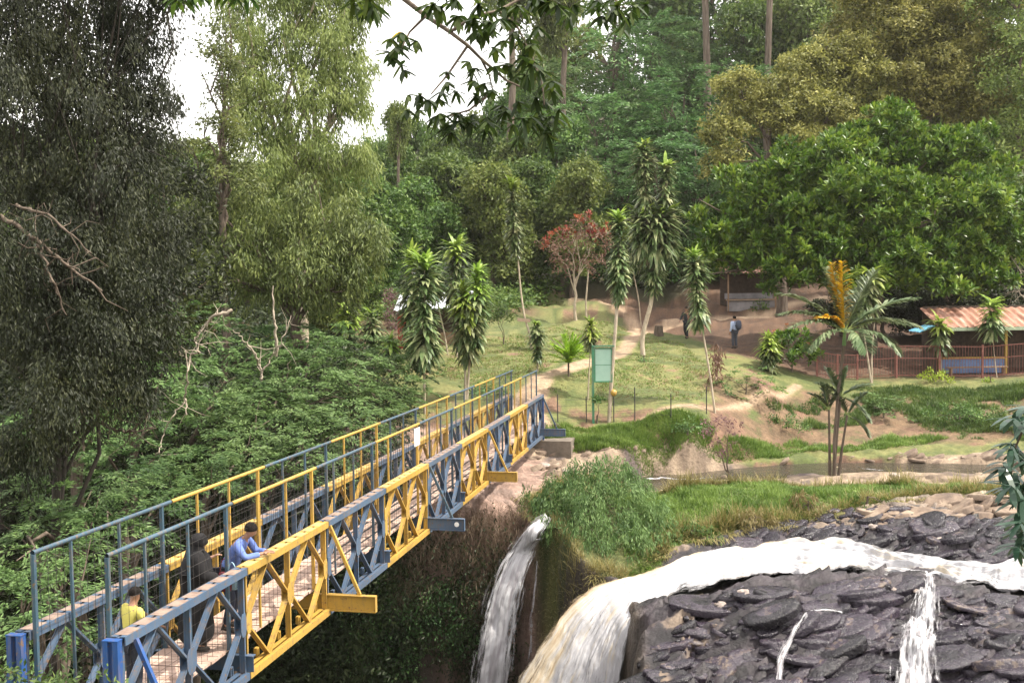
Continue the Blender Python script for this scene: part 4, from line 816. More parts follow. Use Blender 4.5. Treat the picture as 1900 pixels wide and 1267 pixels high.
drac('tall plant with column of leaves beside the dark-clothed walker, on a long pale stem', (1328,768), [[(1328,768),(1318,700),(1308,640),(1300,590),(1292,520)]], [(1286,464,1298,600,28)], r0=.05, young=.05)
drac('leafy plant behind the palm crown on V-shaped pale stems', (1618,712), [[(1618,712),(1611,670),(1600,600),(1598,540)],[(1618,710),(1617,660),(1622,600)]], [(1612,492,1606,572,36),(1590,530,1592,600,28)], r0=.05, group='strap-leaved plants by the fence')
drac('small yellowish plant in front of the left post of the hut', (1747,700), [[(1747,700),(1746,650)]], [(1743,586,1745,646,26)], young=.4, group='strap-leaved plants by the fence', r0=.03)
drac('yellowish plant on a thin bent stem in front of the rusty roof', (1851,702), [[(1851,702),(1845,660),(1842,620)]], [(1840,553,1842,628,30)], young=.4, group='strap-leaved plants by the fence', r0=.03)
drac('pale leaved plant at the left side of the flowering bush', (1428,692), [[(1428,692),(1427,650)]], [(1426,616,1427,682,26)], young=.5, r0=.03, group='strap-leaved plants by the fence')
# board on stem
b0 = at(972, 594, hit(987, 650)[1] - .12); mb = MB(); mb.box((-.32, -.03, -.08), (.32, .03, .08)); M['board'] = surf('old_board', [(.3, (.22, .15, .1)), (.7, (.4, .3, .22))], 5, .9, stretch=(1, 6, 6))
o = mb.build('wooden_board', M['board'], None, label='small weathered board nailed across the stem of the slender high plant', cat='board'); o.location = b0; o.rotation_euler = (0, .12, .1)
# feathery lime sapling and red flowering tree
g = hit(1055, 700); root = empty('lime_sapling', g, 'bright lime green feathery sapling beside the notice board', 'sapling')
mb = MB(); mb.tube([(0, 0, -.2), (0, 0, .5), (.03, 0, 1.2)], [.05, .04, .03], 6); mb.build('stem', M['bark'], root, True)
mb = MB(); n = 60; a = rng.random(n) * 6.28; e = np.linspace(.1, 1.35, n); D = np.stack([np.cos(a) * np.cos(e), np.sin(a) * np.cos(e), np.sin(e)], 1)
for k in range(n):
    ln = rng.uniform(.8, 1.15) * (1.0 if e[k] > .4 else .85); q = np.linspace(0, 1, 26)[:, None]; st = np.array([0, 0, .55 + rng.random() * .5]); P = st + D[k] * q * ln; P[:, 2] -= (q[:, 0] ** 2) * .12
    sd = nrm(np.cross(D[k], [0, 0, 1.]))
    for sg in (-1, 1): mb.leaves(P, D[k] * .8 + sd * sg * .7, np.tile([0, 0, 1.], (26, 1)) + rng.normal(0, .2, (26, 3)), .17, .05)
mb.build('crown', L['lime'], root)
g = hit(1068, 596)
make_tree('red_flower_tree', g, [(at(px, py, g[1] + dy) - g, np.array([r, r, r * .7]) * g[1] / F) for px, py, r, dy in ((1030,465,34,0),(1070,440,34,.5),(1105,450,34,0),(1060,490,34,0),(1095,485,34,.4),(1080,415,20,0))], (at(1066, 520, g[1]) - g), 'blob', 'dry', 'sparse reddish shrub tree with scarlet bracts on two pale stems', r0=.10, dens=2.2, rc=.35, n=12, lL=.26, lW=.09, bark='palebark')
root = C.collection.objects['red_flower_tree']
for px, py in [(1025,435),(1037,428),(1046,441),(1072,402),(1082,410),(1090,399),(1110,428),(1121,434),(1127,425),(1060,430),(1008,455),(1019,447),(1095,438),(1104,441)]:
    cs = np.array([at(px + rng.normal(0, 6), py + rng.normal(0, 4), g[1] - .3 + rng.normal(0, .25)) - g for _ in range(3)]); mb = MB(); clumps(mb, cs, np.tile([0, 0, 1.], (3, 1)), .2, 16, .26, .075, mode='rosette'); mb.build('bract_cluster', L['red'], root)
mb = MB(); mb.tube([at(1088, 592, g[1]) - g, at(1087, 560, g[1]) - g, at(1092, 500, g[1]) - g], [.07, .06, .04], 6); mb.build('trunk', M['palebark'], root, True)
# ------------------------------------------------------------------ palms
def frond(mb, P0, D0, ln, droop, leafl, wid, n=34, up=(0, 0, 1)):
    d = nrm(np.array(D0, float)); P = [np.array(P0, float)]
    for i in range(14): P.append(P[-1] + d * ln / 14); d = nrm(d + np.array([0, 0, -1.]) * droop / 14)
    P = np.array(P); T = nrm(np.gradient(P, axis=0)); mb.mi = 1; mb.tube(P, np.linspace(.028, .006, len(P)), 5, False); mb.mi = 0
    t_ = np.linspace(.12, 1, n) * (len(P) - 1); Q = np.stack([np.interp(t_, np.arange(len(P)), P[:, k]) for k in range(3)], 1); TT = np.stack([np.interp(t_, np.arange(len(P)), T[:, k]) for k in range(3)], 1)
    S = nrm(np.cross(TT, up)); U = np.cross(S, TT); f = np.sin(np.linspace(.25, 2.9, n)) ** .6
    for sg in (-1, 1):
        D = nrm(TT * .75 + S * sg * .85 + U * .28 + rng.normal(0, .09, (n, 3))); mb.straps(Q, D, leafl * f * rng.uniform(.85, 1.1, n), wid, rng.uniform(.5, 1.2, n))
pg = atz(1549, 886, -1.72); pg[2] = -1.85
palm = empty('palm', pg, 'slim palm with arching fronds and two golden upright leaves on the island edge', 'palm')
YP = pg[1]; top = at(1566, 640, YP) - pg
mb = MB(); P = np.array([(0, 0, -.3), at(1548, 820, YP) - pg, at(1556, 720, YP) - pg, top]); mb.tube(P, [.075, .06, .055, .06], 8); mb.build('trunk', M['bark'], palm, True)
mb = MB(); mb.tube([top + [0,0,-.02], top + [.03, 0, .55]], [.075, .05], 8); M['shaft'] = surf('green_crownshaft', [(.4, (.10, .2, .05)), (.6, (.16, .27, .08))], 3, .4, bump=0); mb.build('crown_shaft', M['shaft'], palm, True)
c0 = top + [.02, 0, .45]; M['rachis'] = surf('leaf_stalk', [(.4, (.2, .28, .08)), (.6, (.3, .35, .12))], 3, .5, bump=0)
for (tx, ty, ln, dr, dy, lf) in [(1470,545,2.2,.9,.3,'palm'),(1495,600,1.9,1.0,-.5,'palm'),(1480,580,2.0,1.0,.0,'palm'),(1620,505,2.1,.35,.6,'palm'),(1665,560,2.3,.75,.0,'palm'),(1655,600,2.1,1.1,-.4,'palm'),(1645,640,1.7,1.5,-.8,'palm'),(1540,520,1.9,.3,.4,'palm'),(1600,640,1.4,1.6,-1.2,'palm'),(1590,540,1.8,.5,1.2,'palm'),
                                 (1537,455,2.0,.02,.1,'gold'),(1561,455,2.0,.02,.0,'gold'),(1518,575,1.2,1.4,-.5,'gold'),(1690,590,2.0,.9,.5,'palm'),(1500,640,1.6,1.3,-.9,'palm')]:
    D = (at(tx, ty, YP + dy) - pg) - c0; D = D + [0, 0, np.linalg.norm(D) * dr * .38]; mb = MB(); g_ = lf == 'gold'
    frond(mb, c0, D, ln * 1.22, dr, .66 if not g_ else .42, .085 if not g_ else .16, 62 if not g_ else 44, up=(0, 0, 1) if ty > 470 else (0, -1, .1)); mb.build('frond', [L[lf], M['rachis']], palm)
for k, (x1, y1, x0) in enumerate([(1560,735,1545),(1538,760,1540),(1572,770,1553)]):
    pb = atz(x0, 884, -1.72); pb[2] = -1.85; Yk = pb[1] + .05 * k; pr = empty('palm', pb, ['young palm with low fronds in front of the river bank, middle stem','short thin palm stem leaning left at the foot of the slim palm','short thin palm stem leaning right at the foot of the slim palm'][k], 'palm')
    tp = at(x1, y1, Yk) - pb; mb = MB(); mb.tube([(0, 0, -.3), tp * .5, tp], [.06, .045, .035], 7); mb.build('trunk', M['bark'], pr, True)
    for (tx, ty, ln, dr) in ([(1515,705,1.0,.6),(1535,690,1.1,.2),(1625,770,1.3,1.0),(1600,720,1.1,.5),(1570,690,1.0,.2)], [(1510,730,.9,.8),(1530,720,.9,.3),(1560,725,.8,.5)], [(1620,800,1.0,1.1),(1595,745,1.0,.5),(1555,745,.9,.5)])[k]:
        D = (at(tx, ty, Yk - .1) - pb) - tp; mb = MB(); frond(mb, tp, D + [0, 0, .2], ln, dr, .48, .065, 40); mb.build('frond', [L['palm'], M['rachis']], pr)
# ------------------------------------------------------------------ bushes
def bush(name, px, py, pl, leaf, label, Y=None, cat='bush', **kw):
    g = hit(px, py) if Y is None else at(px, py, Y); lobes = []
    for q in pl:
        c, r = lob(q[0], q[1], g[1] + (q[4] if len(q) > 4 else 0), q[2], q[3] if len(q) > 3 else .8); lobes.append((c - g, r))
    k = dict(mode='blob', dens=5, rc=.22, n=24, lL=.13, lW=.05, r0=.04); k.update(kw); mode = k.pop('mode')
    return make_tree(name, g, lobes, (0, 0, .3), mode, leaf, label, cat=cat, **k)
bush('flowering_bush', 1470, 690, [(1470,645,36),(1440,660,26),(1495,655,26),(1460,625,22)], 'dome', 'rounded green bush with a few salmon flowers beside the fence', mode='rosette', dens=6, lL=.26, lW=.09)
rt = C.collection.objects['flowering_bush']; mb = MB(); g = hit(1470, 690); cs = np.array([at(1436, 616, g[1] - .6) - g, at(1460, 604, g[1] - .6) - g, at(1500, 640, g[1] - .8) - g]); clumps(mb, cs, np.tile([0, 0, 1.], (3, 1)), .1, 12, .13, .08, mode='rosette'); mb.build('flower', L['red'], rt)
bush('spray_bush', 1385, 735, [(1350,705,24,.6),(1385,700,30,.6),(1425,715,24,.6),(1360,740,18,.6)], 'cover', 'light green spreading bush on the brown bank below the pale-leaved plant', mode='spray', rc=.35, lL=.16, lW=.055, n=28, dens=5)
bush('round_bush', 1410, 578, [(1410,568,14,.9)], 'forest', 'small round dark bush before the grey kiosk', lL=.2, lW=.1, rc=.25, dens=4)
bush('lime_bush', 1732, 712, [(1715,695,17,.5),(1745,700,20,.5),(1760,703,12,.5)], 'lime', 'bright yellow-green low bush in front of the fence near the hut', lL=.16, lW=.06)
bush('lime_bush', 1838, 712, [(1838,708,9,.5)], 'lime', 'tiny yellow-green bush in front of the fence at far right', lL=.12, lW=.05)
bush('orange_bush', 1330, 715, [(1330,675,16,1.3),(1338,650,12,1),(1326,700,13,1)], 'dry', 'brownish-orange dry bush by the long pale stem', lL=.25, lW=.06, mode='hang', rc=.25, n=20)
bush('purple_shrub', 1352, 892, [(1338,790,34,.8),(1318,800,20,.8),(1360,785,20,.8),(1338,825,24,.8)], 'purple', 'purplish leaved shrub on a crooked stem at the channel edge', Y=37.8, dens=3.2, rc=.2, n=20, lL=.12, lW=.045, tips=[(-.35, 0, 1.5), (-.1, 0, 1.8), (-.5, 0, 1.1)], base=(0, 0, 0), r0=.055)
bush('bank_shrub', 1640, 775, [(1640,745,28,.6),(1655,765,22,.6),(1620,755,16,.6)], 'fern', 'blue-green shrub on the river bank right of the young palm', lL=.18, lW=.07, mode='spray', rc=.3)
for px, py, pl, lab in [(1500,950,[(1490,925,24,.6),(1510,945,22,.6),(1480,950,18,.6)],'brown-green dry weed clump on the front rim of the island near the middle'),(1400,975,[(1390,960,26,.6),(1420,968,22,.5),(1360,975,22,.6)],'yellowish weed clump at the island rim left of the brown one'),(1290,1000,[(1280,985,28,.6),(1310,990,22,.5),(1250,1005,20,.5)],'weedy clump overhanging the rapids at the left of the island rim'),(1610,945,[(1600,940,22,.4),(1640,935,22,.4)],'low weed clump at the island rim above the violet rock')]:
    bush('rim_weeds', px, py, pl, 'drygrass' if 'brown' in lab or 'yellow' in lab else 'cover', lab, mode='hang', lL=.15, lW=.03, rc=.14, dens=13, n=22, cat='weeds', group='weeds on the island rim')
for k, (px, py, pl, lf, lab) in enumerate([(1780,790,[(1780,765,40,.4),(1830,770,40,.4),(1740,770,30,.35)],'cover','wide leafy patch of weeds on the bank below the hut'),
        (1880,800,[(1870,775,40,.5),(1900,790,40,.5)],'cover','weedy green mound on the bank at the right edge'),(1460,800,[(1450,780,28,.5),(1480,790,24,.5)],'cover','dull weeds on the bank left of the young palm'),
        (1275,810,[(1265,795,24,.5),(1290,790,22,.5)],'fern','leafy weeds left of the purplish shrub'),(1195,672,[(1195,668,13,.5)],'fern','low bluish weed on the lawn under the white trunk'),
        (1030,800,[(1020,795,16,.5),(1045,800,14,.5)],'grass','fresh weeds at the far bridge end')]):
    bush('weed_patch', px, py, pl, lf, lab, lL=.13, lW=.055, rc=.24, dens=5, n=22, group='weeds on the far bank')
for k, (px, py, pl, lf, lab) in enumerate([(600,660,[(590,640,30,.6),(560,645,25,.6)],'cover','leafy bush above the gorge slope near the bare forked branches'),(530,650,[(520,640,24,.5),(490,640,24,.5)],'lime','bright leafy bush behind the bare upright stem'),
        (735,610,[(735,590,20,1.6),(728,555,16,1.3)],'purple','dark red leaved shrub against the red wall'),(900,735,[(905,722,24,.5),(935,730,20,.4),(880,725,16,.5)],'fern','low fern bush at the lawn edge behind the railing'),
        (935,640,[(905,560,22,1.4),(930,585,22,1.2)],'forest','dark bush under the forest edge left of the slender high plant')]):
    bush('bush', px, py, pl, lf, lab, lL=.2, lW=.07, rc=.3, dens=4, n=24)
# big hanging bush on the island tip
g0 = atz(1080, 950, -1.5)
pl = [(1010,930,40,.8,0),(1060,905,50,.9,-.2),(1110,895,52,.9,-.1),(1160,905,48,.9,-.2),(1090,935,58,.9,-.9),(1150,940,58,.9,-.9),(1030,965,42,.9,-1.0),(1080,980,52,.9,-1.7),(1140,985,54,.9,-1.8),(1205,970,48,.8,-1.4),(1110,1020,42,.9,-2.6),(1170,1015,42,.9,-2.6),(1230,1005,34,.8,-2.0)]
lobes = [(lob(q[0], q[1], g0[1] + q[4], q[2], q[3])) for q in pl]; lobes = [(c - g0, r) for c, r in lobes]
make_tree('hanging_bush', g0, lobes, (0, 0, .1), 'hang', 'fern', 'mounded blue-green bush spilling over the rock between the two falls', cat='bush', r0=.04, dens=13, rc=.18, n=30, lL=.16, lW=.034, up=.5)
# ------------------------------------------------------------------ grass and cover (uncountable)
def scatter(name, label, cat, polys, n, ln, wd, leaf, droop=.6, tilt=.5, bias=None, tuft=6, lift=0, gate=None):
    mb = MB(); Ps = []
    for P in polys:
        P = np.array(P); lo = P.min(0); hi = P.max(0); q = rng.uniform(lo, hi, (n * 6, 2)); q = q[polydist(q[:, 0], q[:, 1], [tuple(p) for p in P]) > 0]
        if gate is not None: q = q[gate(q[:, 0], q[:, 1])]
        Ps.append(q[:n])
    q = np.concatenate(Ps); q = np.repeat(q, tuft, 0) + rng.normal(0, ln * .22, (len(q) * tuft, 2)); z = tz(q[:, 0], q[:, 1]) - .02 + lift
    D = rng.normal(0, tilt, (len(q), 3)); D[:, 2] = 1
    if bias is not None: D = D + bias(q[:, 0], q[:, 1])
    mb.straps(np.c_[q, z], D, ln * rng.uniform(.5, 1.3, len(q)) * np.clip(1 + 1.5 * fbm(q[:, 0] * 1.1, q[:, 1] * 1.1, 3, 23), .35, 1.8), wd, droop * rng.uniform(.3, 1.6, len(q)), seg=2)
    return mb.build(name, L[leaf], label=label, cat=cat, kind='stuff')
def pz(l): return [tuple(hit(*p)[:2]) if len(p) == 2 else tuple(atz(*p)[:2]) for p in l]
def gatef(s, th, k): return lambda x, y: fbm(x * s, y * s, 3, k) > th
def edge_bias(x, y):
    d = polydist(x, y, ISL); e = np.clip(1 - d / .5, 0, 1); return np.stack([-e * .3, -e * 1.6, -e * .9], 1)
scatter('island_grass', 'fresh green grass covering the rocky island between the channels', 'grass', [ISL], 13000, .17, .022, 'grass', bias=edge_bias, tuft=7, gate=lambda x, y: x > 3.0)
scatter('island_dry_grass', 'yellowish dry grass hanging at the front rim of the island', 'grass', [ISL], 4200, .42, .02, 'drygrass', bias=edge_bias, tuft=6, gate=lambda x, y: (polydist(x, y, ISL) < .55) & (y < 35) & (fbm(x * .8, y * .8, 2, 3) > -.25))
bankP = pz([(1000,815),(1050,792),(1150,792),(1290,785),(1330,800),(1300,836),(1160,838),(1020,838)])
scatter('bank_grass', 'bright green grass strip on the bank below the path by the bridge end', 'grass', [bankP], 7000, .2, .022, 'grass', tuft=6)
scatter('terrace_grass', 'patchy green grass and weeds on the river bank below the fence', 'grass', [pz([(1420,745),(1560,722),(1900,715),(1990,760),(1990,815),(1760,815),(1660,760),(1600,790),(1440,790)])], 8000, .22, .028, 'cover', tuft=6, gate=gatef(.6, -.12, 8))
scatter('low_bank_grass', 'green grass along the foot of the brown bank', 'grass', [pz([(1300,845),(1340,815),(1480,822),(1560,835),(1650,812),(1760,815),(1640,834),(1500,842)])], 3500, .18, .022, 'grass', tuft=6)
scatter('lawn_grass', 'short mown grass on the sloping lawn beyond the bridge', 'grass', [pz([(800,700),(860,640),(960,620),(1100,600),(1170,600),(1270,640),(1330,690),(1300,750),(1150,755),(1040,740),(960,710),(900,725)])], 16000, .085, .022, 'grass', tuft=4, tilt=.8, gate=lambda x, y: (fbm(x * .7, y * .7, 3, 60) + fbm(x * 2, y * 2, 2, 5) * .4 > -.2) & (segd(x, y, PATHS[1]) > .6) & (segd(x, y, PATHS[0]) > .6))
scatter('lawn_dry_grass', 'straw coloured tufts on the worn lawn', 'grass', [pz([(800,700),(860,640),(960,620),(1100,600),(1170,600),(1270,640),(1330,690),(1300,750),(1150,755),(1040,740),(960,710),(900,725)])], 7000, .10, .022, 'drygrass', tuft=4, tilt=.8, gate=lambda x, y: (segd(x, y, PATHS[1]) > .6) & (segd(x, y, PATHS[0]) > .6))
# climbers and ferns clothing the gorge walls
def cover_pts(n, box, test):
    px = rng.uniform(box[0], box[1], n); py = rng.uniform(box[2], box[3], n); H = hits(px, py, 9, 60, 700); return H[test(H)]
def wallcover(name, label, box, n, leaf, lL, lW, test, per=14, rr=.28, hang=.9):
    H = cover_pts(n, box, test); mb = MB(); k = len(H); out = np.tile([-.5, -.75, .4], (k, 1)) + rng.normal(0, .3, (k, 3))
    P = np.repeat(H, per, 0) + rng.normal(0, rr, (k * per, 3)) + np.repeat(nrm(out), per, 0) * .12
    D = nrm(rng.normal(0, .6, (k * per, 3)) + [0, -.2, -hang]); mb.leaves(P, D, np.repeat(out, per, 0) + rng.normal(0, .5, (k * per, 3)), lL * rng.uniform(.5, 1.3, k * per), lW * rng.uniform(.7, 1.2, k * per))
    return mb.build(name, L[leaf], label=label, cat='climbers', kind='stuff')
gw = lambda H: (H[:, 2] < -2.6 + rng.normal(0, .6, len(H))) & (fbm(H[:, 0] * .6, H[:, 2] * .5, 3, 4) > -.05) & ~((H[:, 0] > -.1) & (H[:, 0] < 2.4))
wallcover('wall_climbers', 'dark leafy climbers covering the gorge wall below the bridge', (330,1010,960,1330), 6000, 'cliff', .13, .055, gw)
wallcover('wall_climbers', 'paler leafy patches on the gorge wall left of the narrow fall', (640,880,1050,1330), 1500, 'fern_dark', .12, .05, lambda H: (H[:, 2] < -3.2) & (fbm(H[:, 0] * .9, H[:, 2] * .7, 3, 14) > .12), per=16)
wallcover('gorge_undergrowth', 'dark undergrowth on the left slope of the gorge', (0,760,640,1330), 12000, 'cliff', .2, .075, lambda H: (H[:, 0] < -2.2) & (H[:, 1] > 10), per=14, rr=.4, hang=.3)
wallcover('dry_roots', 'dry brown roots and grass hanging on the rock under the far bridge end', (740,1010,930,1150), 1100, 'root', .34, .014, lambda H: (H[:, 2] > -5.2 + rng.normal(0, .8, len(H))) & (H[:, 2] < -1.4) & (H[:, 1] < 33) & (H[:, 0] < .4), per=16, rr=.18, hang=1.2)
def plan_cover(name, label, poly, n, leaf, lL, lW, per=12, rr=.35, up=.25, gate=None):
    P = np.array(poly); q = rng.uniform(P.min(0), P.max(0), (n * 4, 2)); q = q[polydist(q[:, 0], q[:, 1], poly) > 0]
    if gate is not None: q = q[gate(q[:, 0], q[:, 1])]
    q = q[:n]; H = np.c_[q, tz(q[:, 0], q[:, 1]) + up]; k = len(H); mb = MB(); P = np.repeat(H, per, 0) + rng.normal(0, rr, (k * per, 3)) * [1, 1, .6]
    Nn = rng.normal(0, .6, (k * per, 3)) + [0, -.2, 1]; mb.leaves(P, np.cross(Nn, rng.normal(0, 1, (k * per, 3))), Nn, lL * rng.uniform(.5, 1.3, k * per), lW)
    return mb.build(name, L[leaf], label=label, cat='undergrowth', kind='stuff')
plan_cover('left_undergrowth', 'shady undergrowth between the trees above the left side of the gorge', [(-24,26),(-16,30),(-11,37),(-7,39),(-6,46),(-8,54),(-12,64),(-40,70),(-40,26)], 6500, 'cliff', .32, .13, rr=.5, up=.5)
plan_cover('forest_undergrowth', 'dim undergrowth on the hillside below the forest', [(-26,66),(-12,66),(-4,88),(2,90),(12,88),(24,84),(45,80),(45,130),(-26,130)], 9000, 'forest', .5, .24, rr=.9, up=.7)
plan_cover('edge_undergrowth', 'dark bushes along the forest edge behind the lawn', [(-5,62),(0,70),(1,76),(4,84),(0,90),(-8,86),(-10,66)], 1200, 'forest', .4, .18, rr=.6, up=.5)
plan_cover('near_bank_weeds', 'weeds on the near bank around the bridge start', [(-14,6),(-1.8,6),(-2.6,11),(-3.4,11.4),(-6.4,11.2),(-14,11)], 2500, 'cover', .09, .035, rr=.12, up=.05)
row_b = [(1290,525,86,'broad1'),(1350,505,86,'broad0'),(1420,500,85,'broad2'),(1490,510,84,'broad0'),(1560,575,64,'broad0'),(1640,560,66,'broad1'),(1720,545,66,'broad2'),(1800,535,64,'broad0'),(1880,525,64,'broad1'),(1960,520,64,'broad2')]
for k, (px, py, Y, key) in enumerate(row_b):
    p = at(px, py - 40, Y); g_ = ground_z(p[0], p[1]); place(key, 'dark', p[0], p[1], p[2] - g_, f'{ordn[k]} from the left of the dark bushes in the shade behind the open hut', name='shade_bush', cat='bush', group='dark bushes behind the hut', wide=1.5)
# ------------------------------------------------------------------ bare and dead branches
def twig(label, lines, r, Y, name='bare_tree', mat='deadwood', subs=2, cat='bare tree', fuzz=None):
    g = at(lines[0][0][0], lines[0][0][1], Y); root = empty(name, g, label, cat)
    mb = MB()
    for li, ln in enumerate(lines):
        P = np.array([at(px, py, Y + (0 if i == 0 and li else rng.normal(0, .25))) for i, (px, py) in enumerate(ln)]) - g
        t_ = np.linspace(0, len(P) - 1, len(P) * 5); Q = np.stack([np.interp(t_, np.arange(len(P)), P[:, k]) for k in range(3)], 1)
        for _ in range(2): Q[1:-1] = (Q[:-2] + 2 * Q[1:-1] + Q[2:]) / 4
        Q[1:-1] += rng.normal(0, r * .5, (len(Q) - 2, 3)); rr = r * (1 if li == 0 else .65); mb.tube(Q, np.linspace(rr, rr * .3, len(Q)), 6, False)
        for _ in range(subs * len(P)):
            j = rng.integers(2, len(Q) - 1); d = rng.normal(0, 1, 3) * [1, .6, .8]; e = Q[j] + nrm(d) * rng.uniform(.3, 1.1) * Y / 30; m_ = (Q[j] + e) / 2 + rng.normal(0, .08, 3)
            mb.tube([Q[j], m_, e], [rr * .35, rr * .22, rr * .08], 4, False)
    mb.build('branches', M[mat], root, True)
twig('bare pale forked branches like a lyre above the feathery trees', [[(486,705),(485,690),(478,668),(465,645),(450,628),(432,612)],[(486,692),(500,668),(512,650),(530,620),(540,585)]], .05, 33, subs=1)
twig('bare pale upright stem left of the dark shade below the spreading tree', [[(512,660),(512,620),(508,580),(507,530)]], .06, 34, subs=0)
twig('dead tangled branches with dry leaves hanging left of the lyre-shaped fork', [[(430,575),(400,585),(378,605),(362,630),(370,655),(352,660),(347,700),(344,740),(318,775),(300,810),(295,840)],[(295,840),(275,862),(248,882)],[(344,740),(345,770)]],   .04, 25, subs=2, cat='dead branch', name='dead_branch')
twig('dead branches in the shade near the left edge', [[(190,780),(215,800),(245,800),(290,795)],[(245,800),(280,765)],[(245,800),(230,830)]], .035, 20, subs=3, cat='dead branch', name='dead_branch', mat='bark')
twig('dark bare branches sloping down through the shade at the left edge', [[(0,400),(60,440),(120,490),(190,540)],[(60,440),(100,520),(120,580)],[(30,380),(90,400),(170,470)]], .05, 19, subs=4, cat='dead branch', name='dead_branch', mat='bark')
twig('leafless twiggy shrub above the rusty roof at the right edge', [[(1905,560),(1890,540),(1870,520),(1850,512)],[(1890,540),(1895,505),(1885,488)],[(1890,540),(1865,545)]], .05, 58, subs=4)
twig('short cut pole sticking out of the lawn bank', [[(1064,742),(1060,730),(1056,717)]], .035, 43.5, subs=0, name='cut_pole', cat='pole')
g = hit(1222, 624); mb = MB(); mb.tube([(0, 0, -.2), (0, 0, .25), (.02, 0, .5)], [.3, .25, .22], 10); th = np.arange(10) * .6283; V = np.r_[[[.02, 0, .5]], np.c_[np.cos(th) * .22 + .02, np.sin(th) * .22, th * 0 + .5]]; mb.add(V, [[0, 1 + i, 1 + (i + 1) % 10] for i in range(10)])
o = mb.build('tree_stump', M['bark'], None, True, 'brown tree stump on the path edge right of the white trunk', 'stump'); o.location = g
# ------------------------------------------------------------------ overhead branches
def whorl(mb, c, ax, n, ln, wd):
    ax = nrm(np.array(ax, float)); a = np.arange(n) * 6.283 / n + rng.random() * 6; T = nrm(np.cross(ax, [.2, .9, .1])); S = np.cross(ax, T)
    D = ax * rng.uniform(.35, .8, (n, 1)) + T * np.cos(a)[:, None] + S * np.sin(a)[:, None]; D = D + rng.normal(0, .1, (n, 3))
    mb.straps(np.tile(c, (n, 1)), D, ln * rng.uniform(.7, 1.15, n), wd, rng.uniform(.2, .8, n), seg=4)
YB = 6.2
ob = empty('overhanging_branch', at(735, -60, YB), 'dark overhanging branch with palm-like fingered leaves at the top of the view', 'branch'); gb = at(735, -60, YB)
lines = [[(700,-90),(745,-5),(790,30),(835,60),(868,85),(893,110),(908,140),(915,170)],[(790,30),(760,60),(745,90)],[(868,85),(830,140),(800,175)],[(915,170),(870,205),(835,215)],[(835,60),(880,30),(925,20),(960,50),(985,100),(1005,150),(1010,195)],[(893,110),(940,150),(985,170)],[(925,20),(1000,-20),(1060,-25),(1120,-15),(1160,15)],[(700,-90),(690,-40),(672,-5)]]
mb = MB()
for li, ln in enumerate(lines):
    P = np.array([at(px, py, YB + .12 * math.sin(i * 1.3 + li)) for i, (px, py) in enumerate(ln)]) - gb; mb.tube(P, np.linspace(.018 if li == 0 else .009, .004, len(P)), 6, False)
mb.build('stem', M['bark'], ob, True)
wh = [(672,0,8,48),(690,8,7,50),(655,-5,6,40),(735,88,8,44),(752,70,6,36),(742,60,5,30),(815,20,8,42),(850,30,8,44),(905,20,9,40),(900,55,8,40),(930,35,8,42),(955,60,8,44),(975,85,8,42),(920,90,7,38),(985,120,8,44),(1005,150,8,42),(1020,165,7,42),(880,150,7,36),(905,170,7,34),(820,170,6,34),(795,185,7,40),(775,205,6,36),(810,215,7,42),(850,215,8,46),(875,220,7,42),(835,235,7,38),(905,225,7,40),(940,205,7,40),(960,190,7,36),(1000,205,9,58),(1010,225,7,60),(1025,215,6,56),(985,215,6,52),
      (1035,10,8,40),(1050,18,8,44),(1110,0,8,40),(1140,18,8,46),(1165,35,6,44),(1180,10,6,36),(1000,0,7,36),(960,10,7,36),(845,0,7,36),(880,60,7,36),(870,115,6,30),(745,120,6,34),(940,120,7,36)]
mb = MB(); my = MB()
for i, (px, py, n, ln) in enumerate(wh + [(a_ + rng.normal(0, 17), b_ + rng.normal(0, 14), c_, d_ * .9) for a_, b_, c_, d_ in wh for _ in (0, 1)]):
    c = at(px, py, YB + rng.normal(0, .22)) - gb; whorl(my if i == 5 else mb, c, (rng.normal(0, .35), rng.normal(0, .35), -.7), n + 1, ln * YB / F * .92, .031)
mb.build('leaves', L['cane'], ob); my.build('yellowed_leaves', L['gold'], ob)
ob = empty('overhanging_branch', at(380, -60, 5.6), 'dark leaf tips hanging into the top left corner beside the dark tree', 'branch'); gb = at(380, -60, 5.6)
mb = MB(); mb.tube([(-.3, 0, .05), (0, 0, 0), (.25, 0, .03)], [.012, .01, .006], 6); mb.build('stem', M['bark'], ob, True); mb = MB()
for px, py in [(325,-8),(345,-12),(365,-14),(395,-20),(420,-22),(440,-20),(455,-18)]: whorl(mb, at(px, py, 5.6) - gb, (0, 0, -1), 8, 48 * 5.6 / F, .03)
mb.build('leaves', L['cane'], ob)
sb = empty('overhanging_branch', at(1960, 700, 5.8), 'dark glossy drooping leaves at the right edge above the rapids', 'branch'); gb = at(1960, 700, 5.8); mb = MB()
for ln in ([(1990,650),(1950,720),(1905,780),(1880,840),(1875,900)],[(1990,700),(1930,830),(1900,900),(1885,970)],[(1990,800),(1930,900),(1900,960),(1892,1010)]): mb.tube(np.array([at(px, py, 5.8) for px, py in ln]) - gb, np.linspace(.014, .004, len(ln)), 6, False)
mb.build('stem', M['bark'], sb, True); mb = MB()
for _ in range(3):
    for px, py in [(1900,745),(1880,775),(1900,800),(1870,830),(1890,850),(1860,860),(1880,890),(1900,905),(1865,900),(1885,930),(1900,950),(1880,960),(1895,985),(1905,1005),(1890,1005),(1915,850),(1925,930),(1925,780),(1930,990)]:
        whorl(mb, at(px + rng.normal(6, 6), py + rng.normal(0, 8), 5.8 + rng.normal(0, .2)) - gb, (-.45, rng.normal(0, .3), -1), 5, 52 * 5.8 / F, .036)
mb.build('leaves', L['side'], sb)
